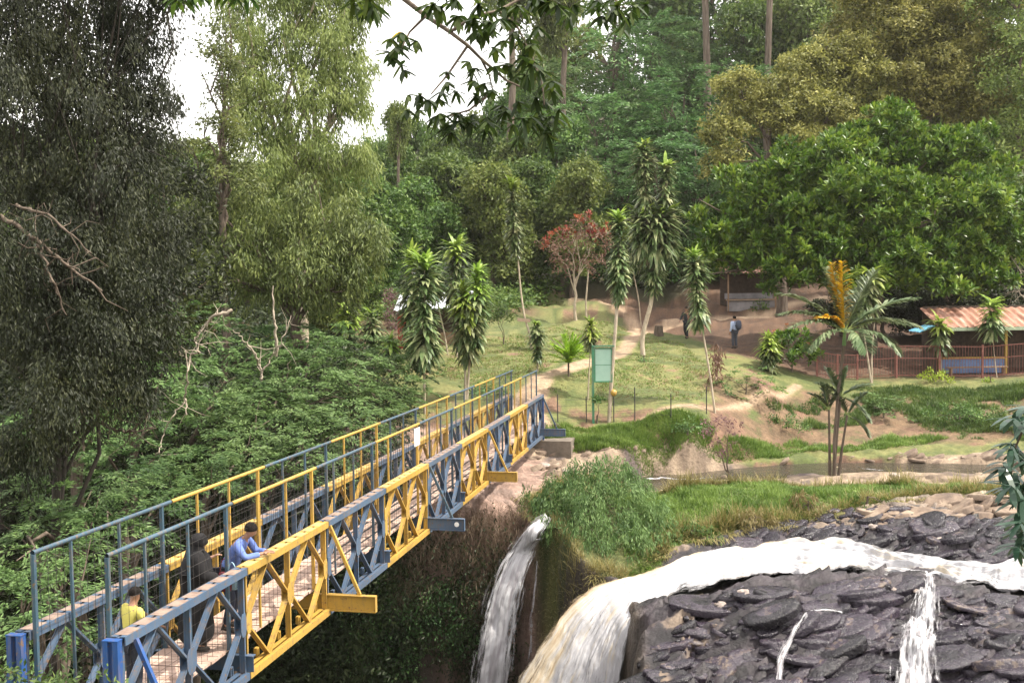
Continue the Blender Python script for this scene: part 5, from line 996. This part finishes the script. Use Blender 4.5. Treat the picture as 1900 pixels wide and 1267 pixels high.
# ------------------------------------------------------------------ huts, fence, signs
M['rust'] = surf('rusty_corrugated_iron', [(.3, (.16, .07, .045)), (.5, (.30, .15, .10)), (.75, (.48, .33, .27))], 1.6, .75, stretch=(2.2, .5, .5), bump=.2)
M['zinc'] = surf('bright_zinc_sheet', [(.3, (.52, .54, .60)), (.7, (.80, .82, .88))], 2, .35, metal=.3, bump=.1)
M['greypaint'] = surf('grey_painted_board', [(.3, (.17, .16, .17)), (.7, (.29, .27, .27))], 2, .8)
M['bluewall'] = paint('pale_blue_wall', (.12, .20, .38), rough=.7)
M['skyblue'] = paint('sky_blue_sheet', (.12, .42, .62), rough=.5)
M['fascia'] = paint('pale_green_fascia', (.42, .50, .34), rough=.6)
M['ochre'] = paint('ochre_post', (.42, .27, .05), rough=.7)
M['redwall'] = paint('red_wall', (.36, .05, .035), rough=.75)
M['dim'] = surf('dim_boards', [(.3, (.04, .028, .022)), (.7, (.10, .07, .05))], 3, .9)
M['brownwood'] = surf('brown_wood', [(.3, (.16, .10, .06)), (.7, (.30, .20, .12))], 4, .85)
M['fencered'] = surf('rusty_fence_paint', [(.3, (.14, .05, .04)), (.7, (.26, .11, .085))], 5, .8, bump=0)
M['signgreen'] = paint('sign_green', (.04, .20, .10), rough=.5)
M['signpale'] = surf('pale_green_panel', [(.3, (.26, .42, .33)), (.7, (.34, .50, .40))], 1.5, .5, bump=0)
def corr(mb, a, b_, dn, n, amp=.035, th=.01):
    """corrugated sheet: ridge a->b, falling along vector dn"""
    a, b_, dn = map(lambda v: np.array(v, float), (a, b_, dn)); k = n * 6; t_ = np.linspace(0, 1, k + 1); nn = nrm(np.cross(b_ - a, dn)); nn = nn if nn[2] > 0 else -nn
    top = a + (b_ - a) * t_[:, None] + nn * (np.sin(t_ * n * 6.283) * amp)[:, None]
    V = np.concatenate([top, top + dn, top - nn * th, top + dn - nn * th]); m_ = k + 1
    f = [[i, i+1, m_+i+1, m_+i] for i in range(k)] + [[2*m_+i, 3*m_+i, 3*m_+i+1, 2*m_+i+1] for i in range(k)] + [[m_+i, m_+i+1, 3*m_+i+1, 3*m_+i] for i in range(k)]
    mb.add(V, f)
Yf = hit(1700, 702)[1]; YH = Yf + 1.1
def lx(px, Y): return (px - 950) / F * Y
gz = float(tz(lx(1800, YH), YH)); zt = lambda py, Y: at(1800, py, Y)[2]
hut = empty('food_hut', (lx(1745, YH), YH, gz), 'open hut with rusty corrugated roof and pale blue half wall behind the fence', 'hut'); W_ = lx(2080, YH) - lx(1745, YH); ze = zt(612, YH) - gz
mb = MB(); corr(mb, (-.25, 2.0, ze + 1.05), (W_, 2.0, ze + 1.05), (.05, -2.45, -.9), 22); mb.build('roof', M['rust'], hut)
mb = MB(); mb.box((-.2, -.47, ze - .02), (W_, -.44, ze + .15)); mb.build('fascia', M['fascia'], hut)
mb = MB(); corr(mb, (-.32, 1.2, ze + .22), (-.32, -.3, ze + .22), (-.8, 0, -.28), 8); mb.build('side_roof', M['skyblue'], hut)
for x in (0.0, lx(1868, YH) - lx(1745, YH), W_ - 1.0):
    mb = MB(); mb.box((x - .06, -.06, -.1), (x + .06, .06, ze + .1)); mb.build('post', M['ochre'], hut)
hw = zt(666, YH) - gz
mb = MB(); mb.box((.065, -.02, 0), (lx(1868, YH) - lx(1745, YH) - .065, .05, hw)); mb.build('half_wall', M['bluewall'], hut)
mb = MB(); mb.box((.065, -.07, hw + .003), (lx(1868, YH) - lx(1745, YH) - .065, .09, hw + .1)); mb.build('counter_rail', M['ochre'], hut)
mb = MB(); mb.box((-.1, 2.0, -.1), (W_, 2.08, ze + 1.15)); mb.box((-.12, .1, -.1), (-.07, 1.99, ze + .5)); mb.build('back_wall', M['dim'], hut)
bx = empty('bench', (lx(1815, YH - .6), YH - .6, float(tz(lx(1815, YH - .6), YH - .6))), 'long brown bench before the blue half wall', 'bench')
mb = MB(); mb.box((-1.5, -.15, .42), (1.5, .15, .47)); mb.build('seat', M['brownwood'], bx)
for x in (-1.3, 1.3): mb = MB(); mb.box((x - .04, -.12, -.05), (x + .04, .12, .418)); mb.build('leg', M['brownwood'], bx)
# fence
fn = empty('iron_fence', (lx(1517, Yf), Yf, float(tz(lx(1517, Yf), Yf))), 'rusty red iron bar fence on the terrace before the hut', 'fence'); g0 = np.array(fn.location)
pxs = [1517,1555,1592,1665,1745,1825,1905,1985]
for i, px in enumerate(pxs):
    x = lx(px, Yf) - g0[0]; zb = float(tz(lx(px, Yf), Yf)) - g0[2]; h = 1.25 if i < 3 else 1.65; mb = MB(); mb.box((x - .045, -.045, zb - .2), (x + .045, .045, zb + h)); mb.build('post', M['fencered'], fn)
mb = MB(); mr = MB()
for i in range(len(pxs) - 1):
    xa, xb = lx(pxs[i], Yf), lx(pxs[i + 1], Yf); h = 1.2 if i < 2 else 1.55; za, zb = float(tz(xa, Yf)) - g0[2], float(tz(xb, Yf)) - g0[2]
    for hh in (.12, h * .62, h): mr.beam((xa - g0[0] + .05, 0, za + hh), (xb - g0[0] - .05, 0, zb + hh), .03, .04)
    for x in np.arange(xa + .14, xb - .05, .14):
        z = float(tz(x, Yf)) - g0[2]; mb.box((x - g0[0] - .005, -.028, z + .05), (x - g0[0] + .008, -.012, z + h + .04))
mr.build('rail', M['fencered'], fn); mb.build('bars', M['fencered'], fn)
# left hut with metal roof and red wall
hg = hit(850, 645); YL = hg[1] + 1.0; gz = hg[2]; x0 = lx(722, YL); x1 = lx(872, YL)
hl = empty('red_hut', (x0, YL, gz), 'low red walled hut with a bright metal roof behind the column-shaped plants', 'hut'); W_ = x1 - x0; H_ = at(800, 575, YL)[2] - gz
mb = MB(); mb.box((.45, 0, -.1), (1.1, .1, H_)); mb.box((.45, .101, -.1), (.55, 2.4, H_)); mb.build('wall', M['redwall'], hl)
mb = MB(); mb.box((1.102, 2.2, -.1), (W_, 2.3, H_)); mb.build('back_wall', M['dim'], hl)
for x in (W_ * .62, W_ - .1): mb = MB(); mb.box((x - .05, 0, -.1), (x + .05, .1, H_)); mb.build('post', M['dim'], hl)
mb = MB(); mb.box((1.4, .02, .0), (W_ * .62 - .06, .08, .75)); mb.box((W_ * .62 + .06, .02, 0), (W_ - .16, .08, .75)); mb.build('half_wall', M['brownwood'], hl)
mb = MB(); corr(mb, (.3, 2.6, H_ + .75), (W_ + .2, 2.4, H_ + .95), (0, -3.1, -.75), 16); mb.build('roof', M['zinc'], hl)
# kiosk under the dome tree
kg = hit(1395, 576); YK = kg[1]; x0 = lx(1350, YK); W_ = lx(1440, YK) - x0; hk = at(1395, 555, YK)[2] - kg[2]; hr = at(1395, 508, YK)[2] - kg[2]
kk = empty('kiosk', (x0, YK, kg[2]), 'grey painted kiosk counter in the shade under the dome tree', 'kiosk')
mb = MB(); mb.box((0, 0, -.1), (W_, .08, hk - .08)); mb.build('front_wall', M['greypaint'], kk)
mb = MB(); mb.box((-.05, -.12, hk - .078), (W_ + .05, .25, hk)); mb.build('counter_top', M['board'], kk)
mb = MB(); mb.box((0, .9, hk + .02), (W_, .95, hk + .42)); mb.build('back_shelf', M['greypaint'], kk)
for x in (0, W_ - .1): mb = MB(); mb.box((x + .0, -.18, -.1), (x + .1, -.125, hr)); mb.build('post', M['brownwood'], kk)
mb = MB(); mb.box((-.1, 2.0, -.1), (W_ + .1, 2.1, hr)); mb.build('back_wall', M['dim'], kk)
mb = MB(); corr(mb, (-.4, 2.4, hr + .5), (W_ + .4, 2.4, hr + .5), (0, -3.0, -.42), 14); mb.build('roof', M['rust'], kk)
# green notice board
sg = hit(1106, 790); YS = sg[1]; nb = empty('notice_board', sg, 'pale green notice board with dark green frame on a green post', 'notice board')
k = YS / F; cx = lx(1119, YS) - sg[0]; zb = at(1119, 709, YS)[2] - sg[2]; zt_ = at(1119, 645, YS)[2] - sg[2]; w2 = 17 * k
mb = MB(); mb.box((cx - w2 + .04, -.02, zb + .04), (cx + w2 - .04, .02, zt_ - .04)); mb.build('panel', M['signpale'], nb)
mb = MB()
for lo, hi in (((cx - w2, -.05, zb), (cx - w2 + .05, .05, zt_)), ((cx + w2 - .05, -.05, zb), (cx + w2, .05, zt_)), ((cx - w2 + .051, -.05, zt_ - .05), (cx + w2 - .051, .05, zt_)), ((cx - w2 + .051, -.05, zb), (cx + w2 - .051, .05, zb + .05)), ((cx - w2 + .051, -.026, (zb + zt_) / 2 - .01), (cx + w2 - .051, -.0205, (zb + zt_) / 2 + .01))): mb.box(lo, hi)
mb.build('frame', M['signgreen'], nb)
mb = MB(); mb.beam((cx - w2 - .08, 0, zt_ + .06), (cx + w2 + .08, 0, zt_ + .06), .22, .05); mb.build('cap', M['signgreen'], nb)
mb = MB(); mb.box((cx - w2 - .09, -.045, -.3), (cx - w2 - .002, .045, zt_ + .03)); mb.build('post', M['signgreen'], nb)
# wire fence along the path
wf = empty('wire_fence', hit(1035, 785), 'thin wire fence with slim posts between the path and the bank', 'fence'); g0 = np.array(wf.location); pts = []
for px, py, h in [(1035,787,1.1),(1088,787,1.0),(1139,785,1.0),(1178,782,1.3),(1245,780,1.0),(1311,772,1.1)]:
    p = hit(px, py); pts.append((p, h)); mb = MB(); mb.tube([p - g0 + [0, 0, -.2], p - g0 + [0, 0, h / 2], p - g0 + [0, 0, h]], .022, 6); mb.build('post', M['wire'], wf, True)
mb = MB()
for (p, h), (q, h2) in zip(pts[:-1], pts[1:]):
    for f_ in (.2, .45, .7, .95): mb.tube([p - g0 + [0, 0, f_ * .95], (p + q) / 2 - g0 + [0, 0, f_ * .92], q - g0 + [0, 0, f_ * .95]], .005, 4, False)
mb.build('wire', M['wire'], wf)
p = hit(1139, 785); mb = MB(); th = np.linspace(0, math.pi, 9); mb.tube([p * 0 + [0, 0, z] for z in (.0, .03, .08, .14, .2, .25, .28)], [.02, .08, .12, .13, .12, .07, .01], 10, False)
o = mb.build('yellow_ball', M['yellow'], None, True, 'small yellow ball on top of a slim fence post by the path', 'ball'); o.location = p + [0, 0, 1.0]  # plain painted ball on the post top, gives no light
g = hit(1107, 752); bush('post_plant', 1108, 790, [(1112,738,10,.7)], 'cover', 'small leafy plant growing on the foot of the notice board post', lL=.16, lW=.07, rc=.12, dens=8)
# loose stones
mst = surf('loose_stone', [(.3, (.16, .13, .12)), (.7, (.42, .35, .30))], 6, .8)
def stone(loc, r, label, mat=mst):
    mb = MB(); a = np.linspace(0, math.pi, 7)[1:-1]; b_ = np.arange(9) * 6.283 / 9; sd = rng.integers(0, 99); V = [[0, 0, -1.]] 
    V += [[math.sin(u) * math.cos(v), math.sin(u) * math.sin(v), -math.cos(u)] for u in a for v in b_] + [[0, 0, 1.]]; V = np.array(V); V *= (1 + rng.normal(0, .13, (len(V), 1))); V *= np.array([1, rng.uniform(.6, 1), rng.uniform(.4, .7)]) * r
    n = len(V); f = [[1 + i * 9 + j, 1 + i * 9 + (j + 1) % 9, 1 + (i + 1) * 9 + (j + 1) % 9, 1 + (i + 1) * 9 + j] for i in range(4) for j in range(9)]
    mb.add(V, f); mb.add(V, [[0, 1 + (j + 1) % 9, 1 + j] for j in range(9)] + [[n - 1, n - 10 + j, n - 10 + (j + 1) % 9] for j in range(9)])
    o = mb.build('stone', mat, None, False, label, 'stone', 'loose stones on the river rock'); o.location = np.array(loc) + [0, 0, r * .2]; o.rotation_euler = (0, 0, rng.random() * 6)
for px, py, r, lab in [(1620,985,.13,'pale stone on the violet rock above the white rapids'),(1660,1106,.1,'small tan stone left of the tilted slab before the rapids'),(1700,1104,.08,'small tan stone near the tilted slab'),(1745,1005,.16,'stone on the bleached rock under the grass rim'),
                       (1380,1110,.22,'tan stone at the rock edge by the bend of the rapids'),(1340,1130,.16,'tan stone below the bend of the rapids'),(1480,872,.14,'grey stone in the channel left of the palm'),(1660,885,.2,'low grey stone in the channel right of the palm'),(1050,880,.18,'stone on the bank beside the bush'),(1010,868,.22,'pale rock by the far bridge end')]:
    h = hit(px, py); stone(h, r, lab)
# ------------------------------------------------------------------ people
def skinobj(name, pts, edges, rad, mat, parent, sub=2, root=0):
    me = bpy.data.meshes.new(name); me.from_pydata([tuple(map(float, p)) for p in pts], edges, []); me.materials.append(mat)
    o = link(name, me, parent); sm = o.modifiers.new('skin', 'SKIN'); sm.use_smooth_shade = True; sm.branch_smoothing = .4
    for i, r in enumerate(rad):
        sv = me.skin_vertices[0].data[i]; sv.radius = (r, r) if np.isscalar(r) else r; sv.use_root = (i == root)
    ss = o.modifiers.new('sub', 'SUBSURF'); ss.levels = sub; ss.render_levels = sub; return o
M['skin'] = surf('brown_skin', [(.4, (.25, .13, .08)), (.6, (.31, .17, .11))], 3, .5, bump=0)
M['hair'] = surf('black_hair', [(.4, (.006, .005, .004)), (.6, (.014, .010, .009))], 20, .8, bump=.3, spec=.15)
def cloth(n, c): return surf(n, [(.3, tuple(x * .8 for x in c)), (.7, c)], 6, .85, bump=.2)
def hand_pts(pts, edges, rad, wi, wrist, dirv, side, s=1.0, curl=.5):
    d = nrm(dirv); sd = nrm(np.cross(d, [0, 0, 1.]) * side + 1e-6); dn = np.cross(sd, d) * side; dn = -dn if dn[2] > 0 else dn
    pts.append(wrist + d * .05 * s); rad.append((.026 * s, .018 * s)); pi = len(pts) - 1; edges.append((wi, pi))
    for k, ln in enumerate((.070, .080, .075, .060)):
        b0 = wrist + d * .09 * s + sd * (.030 - .020 * k) * s; p = pi
        for q, f_ in enumerate((0, .5, 1)):
            v = b0 + d * ln * s * f_ * (1 - .25 * curl * f_) + dn * ln * s * curl * f_ * f_; pts.append(v); rad.append((.009 - .0015 * q) * s); edges.append((p, len(pts) - 1)); p = len(pts) - 1
    b0 = wrist + d * .03 * s + sd * .035 * s; p = pi
    for q, f_ in enumerate((.3, 1)): pts.append(b0 + (d * .6 + sd * .7 + dn * .2) * .055 * s * f_); rad.append((.011 - .002 * q) * s); edges.append((p, len(pts) - 1)); p = len(pts) - 1
def capmesh(mb, c, ax, r, ang, flare):
    T = nrm(np.cross(ax, [.3, .2, .9])); S = np.cross(ax, T); k = 14; n = 8; V = [c + ax * r]
    for i in range(1, n + 1):
        t_ = ang * i / n; rr = r * (1 + flare * i / n)
        for q in range(k): th = q * 6.283 / k; V.append(c + (ax * math.cos(t_) + (T * math.cos(th) + S * math.sin(th)) * math.sin(t_)) * rr * (1 + .025 * math.sin(q * 5.1 + i)))
    mb.add(V, [[1 + i * k + q, 1 + i * k + (q + 1) % k, 1 + (i + 1) * k + (q + 1) % k, 1 + (i + 1) * k + q] for i in range(n - 1) for q in range(k)]); mb.add(V[:k + 1], [[0, 1 + (q + 1) % k, 1 + q] for q in range(k)])
def person(loc, rz, H, J, label, shirt, trousers=None, sleeve='long', robe=None, shoe=(.03, .025, .02), hair=True, group=None):
    """J joints for a 1.7 m figure facing +y: pelvis chest neck head, and for l/r: sh el wr hip kn an toe"""
    s = H / 1.7; root = empty('person', loc, label, 'person', group, rz); A = {k: np.array(v, float) * s for k, v in J.items()}
    hd = A['head']; look = nrm(np.array(J.get('look', (0, 1, 0)), float)); upv = nrm(hd - A['neck'])
    pts = [A['pelvis'], (A['pelvis'] + A['chest']) / 2, A['chest'], A['neck'], hd - upv * .075 * s + look * .018 * s, hd, hd + upv * .055 * s - look * .012 * s]
    edges = [(0, 1), (1, 2), (2, 3), (3, 4), (4, 5), (5, 6)]; rad = [.125 * s, .115 * s, .135 * s, .052 * s, .062 * s, .082 * s, .07 * s]
    pts += [hd - upv * .03 * s + look * .088 * s, hd - upv * .005 * s + look * .070 * s]; rad += [.012 * s, .012 * s]; edges += [(5, 7), (7, 8)]
    rgt = np.cross(look, upv)
    for e in (-1, 1): pts.append(hd + rgt * e * .078 * s - upv * .01 * s); rad.append(.014 * s); edges.append((5, len(pts) - 1))
    for sd, sg in (('l', -1), ('r', 1)):
        i = len(pts); pts += [A[sd + 'sh'], A[sd + 'el'], A[sd + 'wr']]; rad += [.055 * s, .040 * s, .026 * s]; edges += [(2, i), (i, i + 1), (i + 1, i + 2)]
        hand_pts(pts, edges, rad, i + 2, A[sd + 'wr'], A[sd + 'wr'] - A[sd + 'el'], sg, s)
        i = len(pts); pts += [A[sd + 'hip'], A[sd + 'kn'], A[sd + 'an'], A[sd + 'toe']]; rad += [.085 * s, .056 * s, .038 * s, .032 * s]; edges += [(0, i), (i, i + 1), (i + 1, i + 2), (i + 2, i + 3)]
    skinobj('body', pts, edges, rad, M['skin'], root)
    # face: eyes and mouth
    mb = MB()
    for e in (-1, 1):
        c = hd + upv * .012 * s + look * .076 * s + rgt * e * .03 * s; th = np.arange(6) * 1.047; V = [c + look * .008 * s] + [c + (rgt * math.cos(t_) * .013 + upv * math.sin(t_) * .007) * s for t_ in th]; mb.add(V, [[0, 1 + i, 1 + (i + 1) % 6] for i in range(6)])
    mb.build('eyes', M['hair'], root)
    if hair:
        mb = MB(); capmesh(mb, hd + upv * .018 * s - look * .012 * s, nrm(upv * .85 - look * .5), .098 * s, 1.75, 0); mb.build('hair', M['hair'], root, True)
    if robe is None:
        sp = [A['pelvis'] - [0, 0, .03 * s], (A['pelvis'] + A['chest']) / 2, A['chest'], A['neck'] - upv * .03 * s]; se = [(0, 1), (1, 2), (2, 3)]; sr = [.160 * s, .145 * s, .16 * s, .075 * s]
        for sd in 'lr':
            i = len(sp); sp += [A[sd + 'sh'], A[sd + 'el']]; sr += [.075 * s, .058 * s]; se += [(2, i), (i, i + 1)]
            if sleeve == 'long': sp.append(A[sd + 'wr'] - (A[sd + 'wr'] - A[sd + 'el']) * .08); sr.append(.043 * s); se.append((i + 1, i + 2))
        skinobj('shirt', sp, se, sr, shirt, root)
        tp = [A['pelvis']]; te = []; tr = [.145 * s]
        for sd in 'lr':
            i = len(tp); tp += [A[sd + 'hip'], A[sd + 'kn'], A[sd + 'an'] + [0, 0, .02 * s]]; tr += [.100 * s, .075 * s, .062 * s]; te += [(0, i), (i, i + 1), (i + 1, i + 2)]
        skinobj('trousers', tp, te, tr, trousers, root)
    else:
        base = (A['lan'] + A['ran']) / 2; base[2] = .06 * s
        sp = [A['pelvis'], (A['pelvis'] + base) / 2, base, (A['pelvis'] + A['chest']) / 2, A['chest'], A['neck']]; se = [(0, 1), (1, 2), (0, 3), (3, 4), (4, 5)]; sr = [.23 * s, .26 * s, .32 * s, .21 * s, .21 * s, .10 * s]
        for sd in 'lr': i = len(sp); sp += [A[sd + 'sh'], A[sd + 'el'], A[sd + 'wr']]; sr += [.12 * s, .10 * s, .08 * s]; se += [(4, i), (i, i + 1), (i + 1, i + 2)]
        skinobj('robe', sp, se, sr, robe, root)
        mb = MB(); capmesh(mb, hd + upv * .01 * s - look * .02 * s, nrm(upv * .8 - look * .6), .122 * s, 2.05, .05)
        ax = A['neck']; rows = [(hd - upv * .04 * s - look * .03 * s, .115), (A['neck'] + [0, 0, .02], .12), ((A['neck'] + A['chest']) / 2 + [0, 0, .03], .2), (A['chest'] + [0, 0, -.02], .25), (A['chest'] + [0, 0, -.12], .27)]; k = 14; V = []
        for c_, r_ in rows:
            for q in range(k): th = q * 6.283 / k; V.append(c_ + np.array([math.cos(th) * r_, math.sin(th) * r_ * .8, 0]) * s * (1 + .06 * math.sin(q * 2.7)))
        mb.add(V, [[i_ * k + q, i_ * k + (q + 1) % k, (i_ + 1) * k + (q + 1) % k, (i_ + 1) * k + q] for i_ in range(4) for q in range(k)]); mb.build('headscarf', robe, root, True)
    for sd in 'lr':
        a = A[sd + 'an']; t_ = A[sd + 'toe']; sp = [a + [0, 0, -.02 * s], t_ + nrm(t_ - a) * .03 * s + [0, 0, .005], a - nrm(t_ - a) * .035 * s + [0, 0, -.02 * s]]
        skinobj('shoe', sp, [(0, 1), (0, 2)], [.048 * s, .036 * s, .04 * s], cloth('shoe_leather', shoe), root)
    return root, A, s
def stand(**k):
    J = dict(pelvis=(0, 0, .92), chest=(0, .01, 1.28), neck=(0, 0, 1.44), head=(0, .02, 1.58), lsh=(-.19, 0, 1.38), lel=(-.23, -.02, 1.10), lwr=(-.24, .06, .86), rsh=(.19, 0, 1.38), rel=(.23, -.02, 1.10), rwr=(.24, .06, .86),
             lhip=(-.09, 0, .88), lkn=(-.10, .02, .49), lan=(-.10, -.01, .09), ltoe=(-.11, .13, .035), rhip=(.09, 0, .88), rkn=(.10, .02, .49), ran=(.10, -.01, .09), rtoe=(.11, .13, .035))
    J.update(k); return J
zd = lambda s: float(B(s, .6, .46)[2])
# man leaning with both arms over the near truss (facing right, towards the falls)
sm_ = 3.66; pm = B(sm_, .50, .462); rzm = -YAW - math.pi / 2
lean = stand(pelvis=(0, -.12, .90), chest=(0, .10, 1.24), neck=(0, .20, 1.39), head=(0, .28, 1.50), look=(-.15, .85, -.35), lsh=(-.19, .13, 1.33), lel=(-.21, .28, 1.13), lwr=(-.10, .47, 1.17), rsh=(.19, .13, 1.33), rel=(.20, .27, 1.13), rwr=(.05, .46, 1.17),
             lhip=(-.09, -.12, .86), lkn=(-.10, -.02, .48), lan=(-.11, -.14, .09), ltoe=(-.12, 0, .035), rhip=(.09, -.12, .86), rkn=(.11, .0, .48), ran=(.11, -.10, .09), rtoe=(.12, .04, .035))
person(pm, rzm, 1.66, lean, 'person in blue shirt and dark trousers leaning on the bridge truss', cloth('blue_shirt', (.13, .20, .50)), cloth('dark_trousers', (.02, .025, .045)))
# woman in black
pw = B(2.75, .62, .462)
wJ = stand(chest=(0, .02, 1.26), neck=(0, .04, 1.41), head=(0, .08, 1.54), look=(0, .9, -.35), lel=(-.34, .10, 1.16), lwr=(-.36, .30, 1.22), rel=(.26, .06, 1.10), rwr=(.20, .28, 1.06))
rw, Aw, s = person(pw, -YAW - .9, 1.62, wJ, 'person in a long black robe and black headscarf standing on the bridge', None, robe=cloth('black_cloth', (.006, .005, .006)), hair=False)
# her shoulder bag and the pale blue one in front
M['bagred'] = cloth('dark_red_bag', (.16, .02, .03)); M['bagblue'] = cloth('pale_blue_bag', (.35, .55, .68))
def bag(loc, rz, size, mat, label):
    r = empty('handbag', loc, label, 'bag', None, rz); mb = MB(); x, y, z = size; n = 10
    V = []; 
    for zz_, sc in ((0, .85), (.12, 1), (.5, 1), (.85, .9), (1, .72)):
        for t_ in np.arange(n) * 6.283 / n: V.append((abs(math.cos(t_)) ** .6 * np.sign(math.cos(t_)) * x / 2 * sc, abs(math.sin(t_)) ** .6 * np.sign(math.sin(t_)) * y / 2 * sc, z * zz_))
    mb.add(V, [[i * n + j, i * n + (j + 1) % n, (i + 1) * n + (j + 1) % n, (i + 1) * n + j] for i in range(4) for j in range(n)] + [[40, 41, 42, 43], [40, 43, 44, 49], [49, 44, 45, 48], [48, 45, 46, 47], [3, 2, 1, 0], [9, 4, 3, 0], [8, 5, 4, 9], [7, 6, 5, 8]]); mb.build('pouch', mat, r, True)
    mb = MB(); t_ = np.linspace(0, math.pi, 9); mb.tube(np.stack([np.cos(t_) * x * .32, t_ * 0, z * .97 + np.sin(t_) * z * .75], 1), .008, 5); mb.build('strap', mat, r, True)
bag(B(3.08, .36, 1.2), -YAW, (.20, .10, .26), M['bagred'], 'dark red bag hanging at the side of the black-robed person')
bag(B(3.25, .33, 1.18), -YAW, (.16, .08, .22), M['bagblue'], 'small pale blue bag between the black robe and the blue shirt')
# boy in yellow
pb_ = B(.98, .50, .462)
person(pb_, -YAW - .5, 1.36, stand(look=(.1, .8, -.55), lel=(-.24, .1, 1.12), lwr=(-.16, .32, 1.06), rel=(.25, .1, 1.12), rwr=(.17, .32, 1.06), head=(0, .06, 1.57)), 'child in a yellow shirt standing at the near end of the bridge', cloth('yellow_shirt', (.62, .55, .13)), cloth('child_trousers', (.03, .035, .05)), sleeve='short')
# two walkers beyond the lawn
p1 = hit(1274, 630); walk = stand(lkn=(-.10, .20, .50), lan=(-.10, .16, .10), ltoe=(-.10, .29, .05), rkn=(.10, .02, .48), ran=(.10, -.22, .14), rtoe=(.10, -.12, .05), lel=(-.30, -.12, 1.12), lwr=(-.42, -.26, .96), rel=(.26, .10, 1.10), rwr=(.24, .30, .98))
person(p1, 2.6, 1.78, walk, 'distant walker in dark clothes beside the tall pale-stemmed plant', cloth('black_jacket', (.02, .022, .025)), cloth('black_jeans', (.012, .014, .02)))
p2 = hit(1363, 648)
_, A2, s2 = person(p2, .5, 1.72, stand(), 'distant person in pale blue shirt with a backpack near the round bush', cloth('pale_blue_shirt', (.38, .45, .62)), cloth('grey_trousers', (.05, .055, .07)))
r = empty('backpack', p2 + np.array([.10, -.10, 1.0 * s2]), 'dark grey backpack worn by the distant person in pale blue', 'backpack', None, .5 )
mb = MB(); mb.tube([(0, -.1, 0), (0, -.13, .06), (0, -.14, .25), (0, -.12, .42), (0, -.1, .47)], [.08, .14, .16, .13, .05], 10); mb.build('pack', cloth('pack_cloth', (.05, .06, .09)), r, True)
mb = MB()
for x in (-.09, .09): mb.tube([(x, -.06, .10), (x, .06, .25), (x, .04, .44), (x, -.08, .46)], .014, 5)
mb.build('strap', cloth('strap_cloth', (.03, .03, .04)), r, True)

# ------------------------------------------------------------------ haze
m = bpy.data.materials.new('haze_air'); m.use_nodes = True; t = m.node_tree; t.nodes.remove(t.nodes['Principled BSDF'])
v = t.nodes.new('ShaderNodeVolumePrincipled'); v.inputs['Color'].default_value = (.95, .93, .88, 1); v.inputs['Density'].default_value = .00016; v.inputs['Anisotropy'].default_value = .2
t.links.new(v.outputs[0], t.nodes['Material Output'].inputs['Volume'])
mb = MB(); mb.box((-420, -40, -16), (420, 430, 110)); mb.build('haze', m, kind='stuff', label='thin pale haze in the air over the valley', cat='haze')
